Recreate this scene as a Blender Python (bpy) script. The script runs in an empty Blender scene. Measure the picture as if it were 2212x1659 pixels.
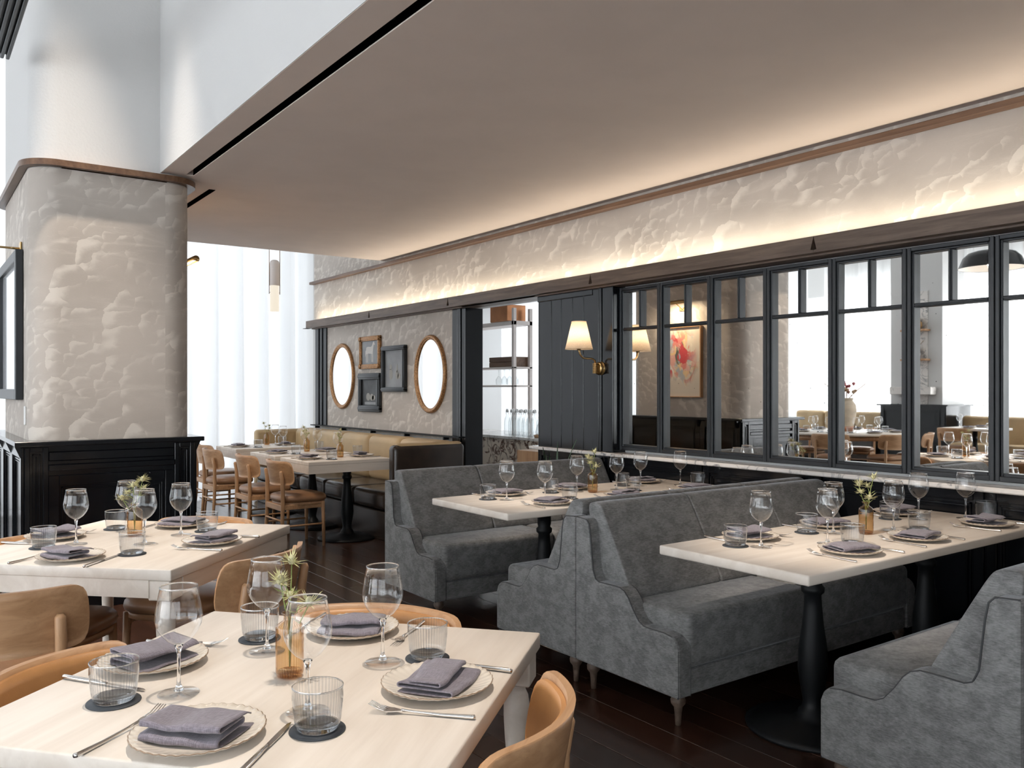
import bpy, bmesh, math, random
from mathutils import Vector, Matrix
random.seed(7)
PI=math.pi; R=math.radians
sc=bpy.context.scene; COL=sc.collection
# ------------------------------------------------------------------ camera, world, lights, exposure
cam=bpy.data.cameras.new('camera'); co=bpy.data.objects.new('camera',cam); COL.objects.link(co)
cam.sensor_width=36; cam.lens=1816/2212*36; cam.shift_y=11/2212; cam.clip_start=.05
co.location=(0,0,1.40); co.rotation_euler=(PI/2,0,-math.atan2(.5871,.8095))
sc.camera=co
W=bpy.data.worlds.new('sky'); sc.world=W; W.use_nodes=True
W.node_tree.nodes['Background'].inputs[0].default_value=(.88,.94,1,1)
W.node_tree.nodes['Background'].inputs[1].default_value=.5
sc.view_settings.view_transform='Standard'; sc.view_settings.look='None'
sc.view_settings.exposure=1.5; sc.view_settings.gamma=1
sc.cycles.max_bounces=7; sc.cycles.diffuse_bounces=3; sc.cycles.glossy_bounces=4
sc.cycles.transmission_bounces=8; sc.cycles.transparent_max_bounces=18; sc.cycles.use_adaptive_sampling=True; sc.cycles.adaptive_threshold=.06
sc.cycles.caustics_reflective=False; sc.cycles.caustics_refractive=False
sc.cycles.sample_clamp_indirect=6; sc.cycles.blur_glossy=.5
def light(name,kind,loc,power,col=(1,1,1),target=None,**k):
    l=bpy.data.lights.new(name,kind); l.energy=power; l.color=col
    for a,b in k.items(): setattr(l,a,b)
    o=bpy.data.objects.new(name,l); COL.objects.link(o); o.location=loc
    if target is not None: o.rotation_euler=(Vector(target)-Vector(loc)).to_track_quat('-Z','Y').to_euler()
    return o
WARM=(1,.88,.755); COOL=(.90,.95,1)
# daylight outside the two curtained window walls
light('daylight_far','AREA',(-1.3,11.9,2.9),60,COOL,(-1.3,0,2.9),shape='RECTANGLE',size=11.6,size_y=5.6)
light('daylight_left','AREA',(-7.9,4,1.75),560,COOL,(0,4,1.75),shape='RECTANGLE',size=14,size_y=3.3)
light('daylight_service','AREA',(7.6,8.2,1.9),20,COOL,(4,8.2,1.9),shape='RECTANGLE',size=3.4,size_y=2.6)
light('fill_back','AREA',(-3.2,-3.6,1.9),60,COOL,(-3.0,4,1.2),shape='RECTANGLE',size=6.4,size_y=2.9)  # unseen fill added behind the camera to lift the sofa fronts
# cove strip on top of the oak beam, washing wallpaper and ceiling
so=light('strip_beam','AREA',(4.345,3.6,2.297),10.5,(1,.88,.70),None,shape='RECTANGLE',size=.03,size_y=13.7)
so.rotation_euler=(0,PI+R(4),0)
# narrow accent spots
def spot(n,loc,tgt,p,ang,blend=.6,col=WARM,r=.04): light(n,'SPOT',loc,p,col,tgt,spot_size=R(ang),spot_blend=blend,shadow_soft_size=r)
spot('spot_front_table',(.95,2.0,5.9),(.70,1.80,.76),265,24,.9)
spot('spot_left_table',(.80,4.1,5.9),(.80,3.80,.76),310,24,.9)
spot('spot_column',(.78,5.36,6.1),(.80,5.40,2),620,28,.7)
spot('spot_booth_table',(1.579,2.1,2.835),(3.45,2.05,.76),105,40,.9)
spot('spot_booth_table_far',(1.579,4.0,2.835),(3.45,3.9,.76),95,40,.9)
spot('spot_banquette',(1.82,6.5,2.84),(3.4,8.0,.76),60,60,.9)
# ------------------------------------------------------------------ helpers
class MB:
    """collects shapes, then links them as one mesh object"""
    def __init__(s): s.v=[]; s.f=[]; s.uv=[]; s.sm=[]
    def add(s,vs,fs,smooth=True,uv=None):
        n=len(s.v); s.v+= [tuple(p) for p in vs]; s.f+=[tuple(i+n for i in q) for q in fs]; s.sm+=[smooth]*len(fs)
        s.uv+= uv if uv else [(0,0)]*len(vs)
        return s
    def box(s,x0,x1,y0,y1,z0,z1,r=0,seg=2):
        if x0>x1:x0,x1=x1,x0
        if y0>y1:y0,y1=y1,y0
        if r<=0:
            v=[(x,y,z) for x in(x0,x1) for y in(y0,y1) for z in(z0,z1)]
            return s.add(v,[(0,1,3,2),(4,6,7,5),(0,4,5,1),(2,3,7,6),(0,2,6,4),(1,5,7,3)],False)
        b=bmesh.new(); bmesh.ops.create_cube(b,size=1)
        for q in b.verts: q.co=Vector(((x0+x1)/2+q.co.x*(x1-x0),(y0+y1)/2+q.co.y*(y1-y0),(z0+z1)/2+q.co.z*(z1-z0)))
        r=min(r,.49*min(x1-x0,y1-y0,z1-z0))
        bmesh.ops.bevel(b,geom=b.edges[:],offset=r,segments=seg,affect='EDGES',profile=.5)
        b.verts.index_update()
        s.add([q.co[:] for q in b.verts],[[q.index for q in f.verts] for f in b.faces],seg>1); b.free(); return s
    def lathe(s,prof,seg=24,c=(0,0,0),mod=None,smooth=True,cap=True):
        v=[];f=[];n=len(prof)
        for i,(r,z) in enumerate(prof):
            for k in range(seg):
                a=2*PI*k/seg; rr=r; zz=z
                if mod: rr,zz=mod(r,z,a,i)
                v.append((c[0]+rr*math.cos(a),c[1]+rr*math.sin(a),c[2]+zz))
        for i in range(n-1):
            for k in range(seg): f.append((i*seg+k,i*seg+(k+1)%seg,(i+1)*seg+(k+1)%seg,(i+1)*seg+k))
        if cap and prof[0][0]>1e-5: f.append(tuple(range(seg-1,-1,-1)))
        if cap and prof[-1][0]>1e-5: f.append(tuple((n-1)*seg+k for k in range(seg)))
        return s.add(v,f,smooth)
    def tube(s,pts,rad,seg=8,cap=True):
        pts=[Vector(p) for p in pts]; n=len(pts); rad=rad if isinstance(rad,(list,tuple)) else [rad]*n
        v=[];f=[]; up=None
        for i,p in enumerate(pts):
            d=(pts[min(i+1,n-1)]-pts[max(i-1,0)]).normalized()
            if up is None: up=Vector((0,0,1)) if abs(d.z)<.9 else Vector((1,0,0))
            a=d.cross(up).normalized(); up=a.cross(d).normalized()
            for k in range(seg):
                t=2*PI*k/seg; v.append(p+(a*math.cos(t)+up*math.sin(t))*rad[i])
        for i in range(n-1):
            for k in range(seg): f.append((i*seg+k,i*seg+(k+1)%seg,(i+1)*seg+(k+1)%seg,(i+1)*seg+k))
        if cap: f.append(tuple(range(seg-1,-1,-1))); f.append(tuple((n-1)*seg+k for k in range(seg)))
        return s.add(v,f,True)
    def prism(s,poly,axis,a,b,smooth=False):
        """polygon extruded along an axis: 'x' poly=(y,z), 'y' poly=(x,z), 'z' poly=(x,y)"""
        g={'x':lambda p,h:(h,p[0],p[1]),'y':lambda p,h:(p[0],h,p[1]),'z':lambda p,h:(p[0],p[1],h)}[axis]
        n=len(poly); v=[g(p,a) for p in poly]+[g(p,b) for p in poly]
        f=[tuple(range(n-1,-1,-1)),tuple(range(n,2*n))]+[(i,(i+1)%n,n+(i+1)%n,n+i) for i in range(n)]
        return s.add(v,f,smooth)
    def grid(s,fn,nu,nv,uv=None,smooth=True):
        v=[fn(i/nu,j/nv) for i in range(nu+1) for j in range(nv+1)]
        f=[(i*(nv+1)+j,(i+1)*(nv+1)+j,(i+1)*(nv+1)+j+1,i*(nv+1)+j+1) for i in range(nu) for j in range(nv)]
        u=[uv(i/nu,j/nv) for i in range(nu+1) for j in range(nv+1)] if uv else None
        return s.add(v,f,smooth,u)
    def build(s,name,mat,parent=None,loc=(0,0,0),rz=0,bevel=0,fix=True):
        me=bpy.data.meshes.new(name); me.from_pydata(s.v,[],s.f)
        me.polygons.foreach_set('use_smooth',s.sm)
        if any(u!=(0,0) for u in s.uv):
            l=me.uv_layers.new(name='UVMap')
            for lp in me.loops: l.data[lp.index].uv=s.uv[lp.vertex_index]
        if fix:
            b=bmesh.new(); b.from_mesh(me); bmesh.ops.recalc_face_normals(b,faces=b.faces[:]); b.to_mesh(me); b.free()
        me.materials.append(mat); me.update()
        o=bpy.data.objects.new(name,me); COL.objects.link(o)
        if parent: o.parent=parent
        o.location=loc; o.rotation_euler=(0,0,rz)
        if bevel:
            m=o.modifiers.new('b','BEVEL'); m.width=bevel; m.segments=2; m.limit_method='ANGLE'
        return o
def thing(name,label,cat,loc=(0,0,0),rz=0,group=None):
    o=bpy.data.objects.new(name,None); COL.objects.link(o); o.empty_display_size=.05
    o.location=loc; o.rotation_euler=(0,0,rz); return tag(o,label,cat,group)
def tag(o,label,cat=None,group=None,kind=None):
    if label: o['label']=label
    if cat: o['category']=cat
    if group: o['group']=group
    if kind: o['kind']=kind
    return o
def struct(o,label=None): o['kind']='structure'; return tag(o,label) if label else o
def dup(o,loc,rz=0,label=None,parent=None,group=None):
    c=o.copy(); COL.objects.link(c)
    if parent is not None: c.parent=parent
    else: c.location=loc; c.rotation_euler=(0,0,rz)
    if label: c['label']=label
    if group: c['group']=group
    for ch in list(o.children): dup(ch,None,parent=c)
    return c
# ------------------------------------------------------------------ materials
MAT={}
def newmat(n):
    m=bpy.data.materials.new(n); m.use_nodes=True; t=m.node_tree; return m,t,t.nodes['Principled BSDF']
def nd(t,typ,**k):
    n=t.nodes.new(typ)
    for a,b in k.items():
        if isinstance(a,str) and a.startswith('i_'): n.inputs[int(a[2:])].default_value=b
        else: setattr(n,a,b)
    return n
def mix(t,fac,a,b,typ='MIX'):
    n=t.nodes.new('ShaderNodeMix'); n.data_type='RGBA'; n.blend_type=typ
    for i,v in ((0,fac),(6,a),(7,b)):
        if hasattr(v,'is_linked'): t.links.new(v,n.inputs[i])
        elif isinstance(v,(tuple,list)): n.inputs[i].default_value=(*v[:3],1)
        else: n.inputs[i].default_value=v
    return n.outputs[2]
def math_(t,op,a,b=0.,c=None,clamp=False):
    n=t.nodes.new('ShaderNodeMath'); n.operation=op; n.use_clamp=clamp
    for i,v in enumerate((a,b)+((c,) if c is not None else ())):
        if hasattr(v,'is_linked'): t.links.new(v,n.inputs[i])
        else: n.inputs[i].default_value=v
    return n.outputs[0]
def ramp(t,x,lo,hi,a=0.,b=1.):
    n=t.nodes.new('ShaderNodeMapRange'); n.interpolation_type='SMOOTHSTEP'; t.links.new(x,n.inputs[0])
    for i,v in enumerate((lo,hi,a,b)): n.inputs[i+1].default_value=v
    return n.outputs[0]
def coords(t,kind='Object',scale=(1,1,1),loc=(0,0,0)):
    c=t.nodes.new('ShaderNodeTexCoord'); m=t.nodes.new('ShaderNodeMapping'); t.links.new(c.outputs[kind],m.inputs[0])
    m.inputs['Scale'].default_value=scale; m.inputs['Location'].default_value=loc; return m.outputs[0]
def noise(t,vec,scale,detail=3,rough=.5,dist=0):
    n=t.nodes.new('ShaderNodeTexNoise'); t.links.new(vec,n.inputs['Vector'])
    n.inputs['Scale'].default_value=scale; n.inputs['Detail'].default_value=detail; n.inputs['Roughness'].default_value=rough; n.inputs['Distortion'].default_value=dist
    return n
def bump(t,p,h,strength,dist=.01):
    b=t.nodes.new('ShaderNodeBump'); b.inputs['Strength'].default_value=strength; b.inputs['Distance'].default_value=dist
    t.links.new(h,b.inputs['Height']); t.links.new(b.outputs[0],p.inputs['Normal'])
def basic(n,c,rough=.5,metal=0,spec=.5,coat=0,sheen=0,nscale=0,namt=.15,bstr=0,bscale=200,var=0):
    m,t,p=newmat(n); p.inputs['Base Color'].default_value=(*c,1); p.inputs['Roughness'].default_value=rough
    p.inputs['Metallic'].default_value=metal; p.inputs['Specular IOR Level'].default_value=spec; p.inputs['Coat Weight'].default_value=coat
    p.inputs['Coat Roughness'].default_value=.04; p.inputs['Sheen Weight'].default_value=sheen; p.inputs['Sheen Roughness'].default_value=.4
    if nscale:
        x=noise(t,coords(t),nscale,4).outputs[0]
        col=mix(t,ramp(t,x,.3,.7),[q*(1-namt) for q in c],[min(1,q*(1+namt)) for q in c]); t.links.new(col,p.inputs['Base Color'])
    if bstr: bump(t,p,noise(t,coords(t),bscale,3).outputs[0],bstr,.004)
    MAT[n]=m; return m
def wood(n,dark,light,axis=0,rough=.4,scale=6,stretch=14,coat=0,rand=0,bstr=.08,pores=.25):
    m,t,p=newmat(n); s=[scale*stretch/4]*3; s[axis]=scale/4
    cv=coords(t,'Object',s)
    if rand:
        oi=t.nodes.new('ShaderNodeObjectInfo'); va=t.nodes.new('ShaderNodeVectorMath'); va.operation='ADD'
        cb=t.nodes.new('ShaderNodeCombineXYZ'); k=math_(t,'MULTIPLY',oi.outputs['Random'],90.)
        for i in range(3): t.links.new(k,cb.inputs[i])
        t.links.new(cv,va.inputs[0]); t.links.new(cb.outputs[0],va.inputs[1]); cv=va.outputs[0]
    a=noise(t,cv,1,6,.6,.6).outputs[0]; b=noise(t,cv,5,3,.6).outputs[0]
    col=mix(t,ramp(t,a,.25,.75),dark,light)
    col=mix(t,math_(t,'MULTIPLY',ramp(t,b,.55,.8),pores),col,[q*.55 for q in dark])
    if rand: col=mix(t,rand,col,mix(t,oi.outputs['Random'],[q*.5 for q in dark],[min(1,q*1.25) for q in light]))
    t.links.new(col,p.inputs['Base Color']); p.inputs['Roughness'].default_value=rough; p.inputs['Coat Weight'].default_value=coat; p.inputs['Coat Roughness'].default_value=.12
    if bstr: bump(t,p,b,bstr,.003)
    MAT[n]=m; return m
basic('piping',(.055,.056,.058),.7)
basic('gloss_black',(.005,.006,.008),.13,spec=.42)
basic('frame_black',(.018,.021,.025),.38)
basic('slot_black',(.003,.003,.003),.8,spec=0)  # near-black without gloss, for the ceiling light slots
basic('iron',(.008,.009,.010),.45,spec=.22)
basic('ceiling',(.88,.775,.71),.9,nscale=3,namt=.02)
basic('plaster',(.66,.655,.645),.85,bstr=.25,bscale=60)
basic('white',(.85,.85,.84),.6)
basic('shelfwhite',(.80,.72,.68),.5)
wood('oak_beam',(.078,.052,.038),(.165,.115,.084),1,.45,8,16,bstr=.2,pores=.6)
wood('walnut',(.10,.05,.028),(.20,.11,.062),1,.4)
wood('maple',(.68,.595,.51),(.83,.755,.675),0,.42,3,12,bstr=.02,pores=.10)
wood('oak',(.43,.235,.115),(.59,.35,.19),2,.42,10,12,bstr=.05,pores=.35)
wood('oak_h',(.43,.235,.115),(.59,.35,.19),0,.42,10,12,bstr=.05,pores=.35)
wood('plank',(.022,.010,.006),(.058,.025,.015),1,.27,6,14,coat=.2,rand=.4,bstr=.12)
basic('leather',(.54,.265,.10),.38,nscale=7,namt=.12,bstr=.08,bscale=350)
basic('seat_leather',(.31,.165,.085),.36,nscale=7,namt=.12,bstr=.08,bscale=350)
basic('tan_leather',(.52,.37,.20),.5,nscale=3,namt=.10,bstr=.05,bscale=300)
basic('brown_vinyl',(.035,.024,.018),.26,nscale=5,namt=.2,bstr=.06,bscale=300)
basic('ceramic',(.78,.71,.62),.18,coat=.4,nscale=20,namt=.04)
basic('rim',(.30,.21,.14),.3)
basic('steel',(.72,.69,.66),.16,1)
basic('coaster',(.045,.052,.062),.6)
basic('brass',(.52,.36,.17),.28,1)
basic('brass_dark',(.26,.175,.09),.38,1)
basic('copper',(.48,.22,.11),.3,1,nscale=4,namt=.2)
basic('gold',(.36,.19,.085),.42,.65,nscale=60,namt=.35)
basic('thistle',(.60,.58,.30),.6,nscale=60,namt=.3)
basic('thistle_core',(.42,.40,.24),.7,nscale=90,namt=.4)
basic('stem',(.26,.32,.10),.6)
basic('leaf',(.025,.07,.02),.35)
basic('print_grey',(.30,.31,.32),.7,nscale=5,namt=.12)
basic('print_dark',(.085,.09,.095),.6,nscale=5,namt=.25)
basic('print_pale',(.62,.60,.57),.7)
basic('print_tone',(.34,.33,.30),.7)
basic('clay',(.62,.52,.40),.8,nscale=9,namt=.12)
basic('terracotta',(.50,.22,.12),.8)
basic('dried',(.45,.30,.18),.8); basic('dried_red',(.42,.09,.10),.8)
basic('jar',(.42,.25,.09),.4,coat=.5)
basic('screen',(.80,.82,.85),.12,coat=.6)
# velvet
m,t,p=newmat('velvet'); c=coords(t); a=noise(t,coords(t,'Object',(11,11,18)),1,6,.75).outputs[0]; b=noise(t,coords(t,'Object',(30,30,160)),1.6,4,.7).outputs[0]
k=math_(t,'ADD',math_(t,'MULTIPLY',ramp(t,a,.40,.60),.5),math_(t,'MULTIPLY',ramp(t,b,.36,.64),.5))
t.links.new(mix(t,k,(.115,.113,.110),(.27,.267,.262)),p.inputs['Base Color']); p.inputs['Roughness'].default_value=.8
p.inputs['Sheen Weight'].default_value=.45; p.inputs['Sheen Roughness'].default_value=.35; p.inputs['Sheen Tint'].default_value=(.8,.83,.88,1)
bump(t,p,b,.08,.003); MAT['velvet']=m
# linen
m,t,p=newmat('linen'); a=noise(t,coords(t,'Object',(900,60,60)),1,3).outputs[0]; b=noise(t,coords(t,'Object',(60,900,60)),1,3).outputs[0]
k=math_(t,'ADD',math_(t,'MULTIPLY',a,.5),math_(t,'MULTIPLY',b,.5))
t.links.new(mix(t,ramp(t,k,.38,.62),(.155,.135,.160),(.275,.245,.285)),p.inputs['Base Color']); p.inputs['Roughness'].default_value=.9; p.inputs['Sheen Weight'].default_value=.2
bump(t,p,k,.35,.002); MAT['linen']=m
# thin clear glass: fresnel reflection over tinted see-through
def thin_glass(n,tint,edge,rough=.01,gl=(1,1,1),ribs=None):
    m,t,p=newmat(n); t.nodes.remove(p); out=t.nodes['Material Output']
    lw=nd(t,'ShaderNodeLayerWeight'); lw.inputs[0].default_value=.5
    if ribs: sx_=nd(t,'ShaderNodeSeparateXYZ'); t.links.new(coords(t),sx_.inputs[0])
    fac=math_(t,'ADD',math_(t,'MULTIPLY',math_(t,'POWER',lw.outputs['Facing'],2.8),.70),.055)
    tr=nd(t,'ShaderNodeBsdfTransparent'); gs=nd(t,'ShaderNodeBsdfGlossy'); gs.inputs['Roughness'].default_value=rough; gs.inputs['Color'].default_value=(*gl,1)
    t.links.new(mix(t,math_(t,'POWER',lw.outputs['Facing'],2.2),tint,edge) if not ribs else mix(t,math_(t,'MULTIPLY',math_(t,'ADD',math_(t,'SINE',math_(t,'MULTIPLY',math_(t,'ARCTAN2',sx_.outputs[1],sx_.outputs[0]),float(ribs))),1.),.36),mix(t,math_(t,'POWER',lw.outputs['Facing'],2.2),tint,edge),edge),tr.inputs[0])
    ms=nd(t,'ShaderNodeMixShader'); t.links.new(fac,ms.inputs[0]); t.links.new(tr.outputs[0],ms.inputs[1]); t.links.new(gs.outputs[0],ms.inputs[2])
    t.links.new(ms.outputs[0],out.inputs[0]); MAT[n]=m
thin_glass('glass',(.992,.992,.992),(.90,.91,.92))
thin_glass('ribbed',(.975,.975,.975),(.66,.68,.70),ribs=44)
thin_glass('bottle',(.96,.97,.97),(.45,.48,.50))
thin_glass('amber',(.97,.855,.65),(.66,.42,.19),ribs=30)
thin_glass('pane',(.97,.975,.97),(.7,.72,.72))
m,t,p=newmat('solid_glass'); p.inputs['Base Color'].default_value=(1,1,1,1); p.inputs['Roughness'].default_value=.02; p.inputs['Transmission Weight'].default_value=1; p.inputs['IOR'].default_value=1.45; MAT['solid_glass']=m
# sheer curtain, lamp shade
def cloth(n,col,see,trans,fine):
    m,t,p=newmat(n); t.nodes.remove(p); out=t.nodes['Material Output']
    d=nd(t,'ShaderNodeBsdfDiffuse'); d.inputs[0].default_value=(*col,1); l=nd(t,'ShaderNodeBsdfTranslucent'); l.inputs[0].default_value=(*col,1)
    x=nd(t,'ShaderNodeMixShader'); x.inputs[0].default_value=trans; t.links.new(d.outputs[0],x.inputs[1]); t.links.new(l.outputs[0],x.inputs[2])
    if see:
        q=nd(t,'ShaderNodeBsdfTransparent'); y=nd(t,'ShaderNodeMixShader'); y.inputs[0].default_value=see
        t.links.new(x.outputs[0],y.inputs[1]); t.links.new(q.outputs[0],y.inputs[2]); x=y
    elif fine:
        a=noise(t,coords(t,'Object',(500,500,60)),1,2).outputs[0]; t.links.new(mix(t,ramp(t,a,.35,.65),[q*.72 for q in col],col),l.inputs[0])
    t.links.new(x.outputs[0],out.inputs[0]); MAT[n]=m
cloth('sheer',(.90,.90,.90),.06,.62,0); cloth('shade',(.80,.68,.54),0,.6,1)
def glow(n,col,s):
    m,t,p=newmat(n); p.inputs['Base Color'].default_value=(0,0,0,1); p.inputs['Emission Color'].default_value=(*col,1); p.inputs['Emission Strength'].default_value=s; MAT[n]=m
glow('bulb',(1,.85,.65),3); glow('frosted_lit',(1,.90,.74),.32)
# marble
def marble(n,base,vein,scale,amt,wd=.05):
    m,t,p=newmat(n); c=coords(t); w=noise(t,c,scale,6,.6); 
    v=nd(t,'ShaderNodeTexNoise'); v.inputs['Scale'].default_value=scale*1.3; v.inputs['Detail'].default_value=8; v.inputs['Distortion'].default_value=1.6; t.links.new(c,v.inputs['Vector'])
    e=math_(t,'ABSOLUTE',math_(t,'SUBTRACT',v.outputs[0],.5)); e=ramp(t,e,0,wd,1,0)
    k=math_(t,'MULTIPLY',math_(t,'MULTIPLY',e,ramp(t,w.outputs[0],.35,.65)),amt,clamp=True)
    t.links.new(mix(t,k,base,vein),p.inputs['Base Color']); p.inputs['Roughness'].default_value=.18; MAT[n]=m
marble('marble',(.74,.70,.66),(.16,.16,.17),3.5,.9); marble('breccia',(.74,.62,.50),(.11,.045,.025),5,1.4,.085)
# antique mirror: silver with dark foxing specks
m,t,p=newmat('mirror'); v=nd(t,'ShaderNodeTexVoronoi'); v.inputs['Scale'].default_value=28; c=coords(t); t.links.new(c,v.inputs['Vector'])
s=math_(t,'MULTIPLY',ramp(t,v.outputs['Distance'],.05,.11,1,0),ramp(t,noise(t,c,11,2).outputs[0],.54,.6))
t.links.new(mix(t,s,(.91,.90,.875),(.10,.09,.08)),p.inputs['Base Color']); p.inputs['Metallic'].default_value=1; p.inputs['Roughness'].default_value=.012; MAT['mirror']=m
basic('mirror_plain',(.93,.93,.92),.01,1)
# cloud toile wallpaper on UV in metres
m,t,p=newmat('wallpaper'); uv=coords(t,'UV')
wn=noise(t,uv,3.2,5,.6); sub=nd(t,'ShaderNodeVectorMath',operation='SUBTRACT'); t.links.new(wn.outputs['Color'],sub.inputs[0]); sub.inputs[1].default_value=(.5,.5,.5)
scl=nd(t,'ShaderNodeVectorMath',operation='SCALE'); t.links.new(sub.outputs[0],scl.inputs[0]); scl.inputs['Scale'].default_value=.16
add=nd(t,'ShaderNodeVectorMath',operation='ADD'); t.links.new(uv,add.inputs[0]); t.links.new(scl.outputs[0],add.inputs[1])
def puffs(sz,seed):
    mp=nd(t,'ShaderNodeMapping'); t.links.new(add.outputs[0],mp.inputs[0]); mp.inputs['Location'].default_value=(seed,seed*1.7,0); mp.inputs['Scale'].default_value=(sz,sz*1.25,1)
    vo=nd(t,'ShaderNodeTexVoronoi',voronoi_dimensions='2D'); vo.inputs['Scale'].default_value=1; t.links.new(mp.outputs[0],vo.inputs['Vector'])
    lo=nd(t,'ShaderNodeVectorMath',operation='SUBTRACT'); t.links.new(mp.outputs[0],lo.inputs[0]); t.links.new(vo.outputs['Position'],lo.inputs[1])
    dt=nd(t,'ShaderNodeVectorMath',operation='DOT_PRODUCT'); t.links.new(lo.outputs[0],dt.inputs[0]); dt.inputs[1].default_value=(-.75,.66,0)
    edge=math_(t,'POWER',ramp(t,vo.outputs['Distance'],.12,.56),1.6)
    return math_(t,'MULTIPLY',edge,ramp(t,dt.outputs['Value'],.0,.34))
cl=ramp(t,noise(t,coords(t,'UV',(1.5,2.3,1)),1,3,.55).outputs[0],.47,.55)
cl2=ramp(t,noise(t,coords(t,'UV',(1.5,2.3,1),(5,3,0)),1,3,.55).outputs[0],.47,.56)
pf=math_(t,'MAXIMUM',math_(t,'MULTIPLY',puffs(6.2,0),cl),math_(t,'MULTIPLY',puffs(11,3.3),math_(t,'MULTIPLY',cl2,.8)))
st=ramp(t,noise(t,coords(t,'UV',(1.6,9,1)),1,6,.65,.5).outputs[0],.5,.75)
ha=noise(t,coords(t,'UV',(60,420,1)),1,2,.6).outputs[0]
k=math_(t,'ADD',pf,math_(t,'MULTIPLY',st,.45)); k=math_(t,'ADD',k,math_(t,'MULTIPLY',math_(t,'SUBTRACT',ha,.5),.5),clamp=True)
sh=ramp(t,noise(t,coords(t,'UV',(1.1,1.6,1),(2,7,0)),1,4,.6).outputs[0],.35,.65)
col=mix(t,sh,(.45,.40,.352),(.535,.48,.428)); col=mix(t,math_(t,'MULTIPLY',k,.85),col,(.70,.645,.58))
t.links.new(col,p.inputs['Base Color']); p.inputs['Roughness'].default_value=.75; MAT['wallpaper']=m
# abstract floral canvas
m,t,p=newmat('floral_canvas'); c=coords(t,'Object',(0,1.0,.85),(0,-.03,-.05)); ln_=nd(t,'ShaderNodeVectorMath',operation='LENGTH'); t.links.new(c,ln_.inputs[0]); DM=ramp(t,math_(t,'ADD',ln_.outputs['Value'],math_(t,'MULTIPLY',noise(t,coords(t),5,3).outputs[0],.25)),.24,.46,1,0); col=(.74,.66,.56)
for sc_,lo,hi,cc,off in ((4.2,.50,.58,(.80,.42,.36),7),(5.2,.55,.61,(.12,.14,.12),13),(4.6,.52,.6,(.85,.60,.30),21),(6,.54,.6,(.40,.47,.55),31),(3.8,.58,.64,(.92,.86,.78),41),(4.4,.51,.55,(.62,.07,.08),53),(5.6,.54,.58,(.75,.26,.22),67)):
    n=noise(t,coords(t,'Object',(1,1.4,1),(off,off,off)),sc_*.6,3,.55,1.4); g=DM
    col=mix(t,math_(t,'MULTIPLY',ramp(t,n.outputs[0],lo,hi),g),col,cc)
t.links.new(col,p.inputs['Base Color']); p.inputs['Roughness'].default_value=.6; MAT['floral_canvas']=m
G=MAT
ORD=['first','second','third','fourth','fifth','sixth','seventh','eighth','ninth','tenth','eleventh','twelfth']
# ------------------------------------------------------------------ setting: floor, ceilings, walls
fl=struct(MB().box(-7.6,4.6,-3.2,11.6,-.06,-.012).build('floor',G['plank']),'dark stained plank floor')
pm={}
x=-.62; row=0
while x<4.40:
    y=.35-random.random()*1.2
    while y<9.6:
        ln=random.choice((1.35,1.65,1.95)); 
        if ln not in pm: pm[ln]=MB().box(0,.1482,0,ln-.002,-.012,0,.0012,1).build('plank',G['plank'],fl); o=pm[ln]
        else: o=pm[ln].copy(); COL.objects.link(o)
        o.location=(x,y,random.uniform(-.0008,.0008)); y+=ln
    x+=.150; row+=1
CZ=2.85
cl=struct(bpy.data.objects.new('ceiling',None),'low plaster ceiling with black light slots'); COL.objects.link(cl)
mb=MB()
for a in ((1.404,1.553,-3,8.55),(1.605,4.52,-3,8.55),(1.553,1.605,5.90,8.55)): mb.box(a[0],a[1],a[2],a[3],CZ-.001,CZ+.20)
# second slot beside the column is a flat black strip on the ceiling underside
mb.build('ceiling_panel',G['ceiling'],cl)
MB().box(1.553,1.605,-3,5.90,CZ+.10,CZ+.12).build('light_slot',G['slot_black'],cl)
MB().box(1.553,1.557,-3,5.90,CZ+.005,CZ+.10).box(1.601,1.605,-3,5.90,CZ+.005,CZ+.10).build('slot_lining',G['slot_black'],cl)
MB().box(1.80,1.845,6.22,7.4,CZ-.004,CZ+.002).build('light_slot',G['slot_black'],cl)
for y in (1.2,2.1,3.0,4.0,4.9): MB().lathe([(.018,0),(.018,.06),(.012,.07)],12,(1.579,y,CZ+.03)).build('track_head',G['iron'],cl)
struct(MB().box(1.40,1.55,-3,5.97,CZ,6.2).build('wall_upper',G['plaster']),'white plaster wall rising above the low ceiling')
struct(MB().box(-7.6,1.45,-3.2,11.6,6.2,6.3).box(1.45,4.6,8.55,11.6,6.2,6.3).build('ceiling_high',G['white']),'high white ceiling over the left of the room')
struct(MB().box(1.5,4.6,8.40,8.55,CZ+.2,6.2).build('wall_bulkhead',G['plaster']),'plaster wall above the far edge of the low ceiling')
struct(MB().box(-7.75,-7.6,-3.2,11.6,3.45,6.2).build('added_wall_left',G['plaster']),'unseen plaster wall added above the left windows to cut daylight')  # unseen blocker added to keep daylight off the high walls
struct(MB().box(-.2,4.7,-3.2,-3.05,0,6.2).box(-7.6,-6.2,-3.2,-3.05,0,6.2).box(-6.2,-.2,-3.2,-3.05,0,.45).box(-6.2,-.2,-3.2,-3.05,3.3,6.2).build('wall_back',G['plaster']),'plaster wall behind the camera')
wn_=struct(bpy.data.objects.new('added_window_back',None),'made-up wide window behind the camera, added for the fill light'); COL.objects.link(wn_)  # invented opening that lets the added back fill into the room
for k in range(5): MB().box(-6.2+1.5*k-.03,-6.2+1.5*k+.03,-3.16,-3.09,.45,3.3).build('mullion',G['frame_black'],wn_)
for k in range(4): MB().box(-6.17+1.5*k,-4.73+1.5*k,-3.13,-3.12,.45,3.3).build('pane',G['pane'],wn_)
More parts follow.
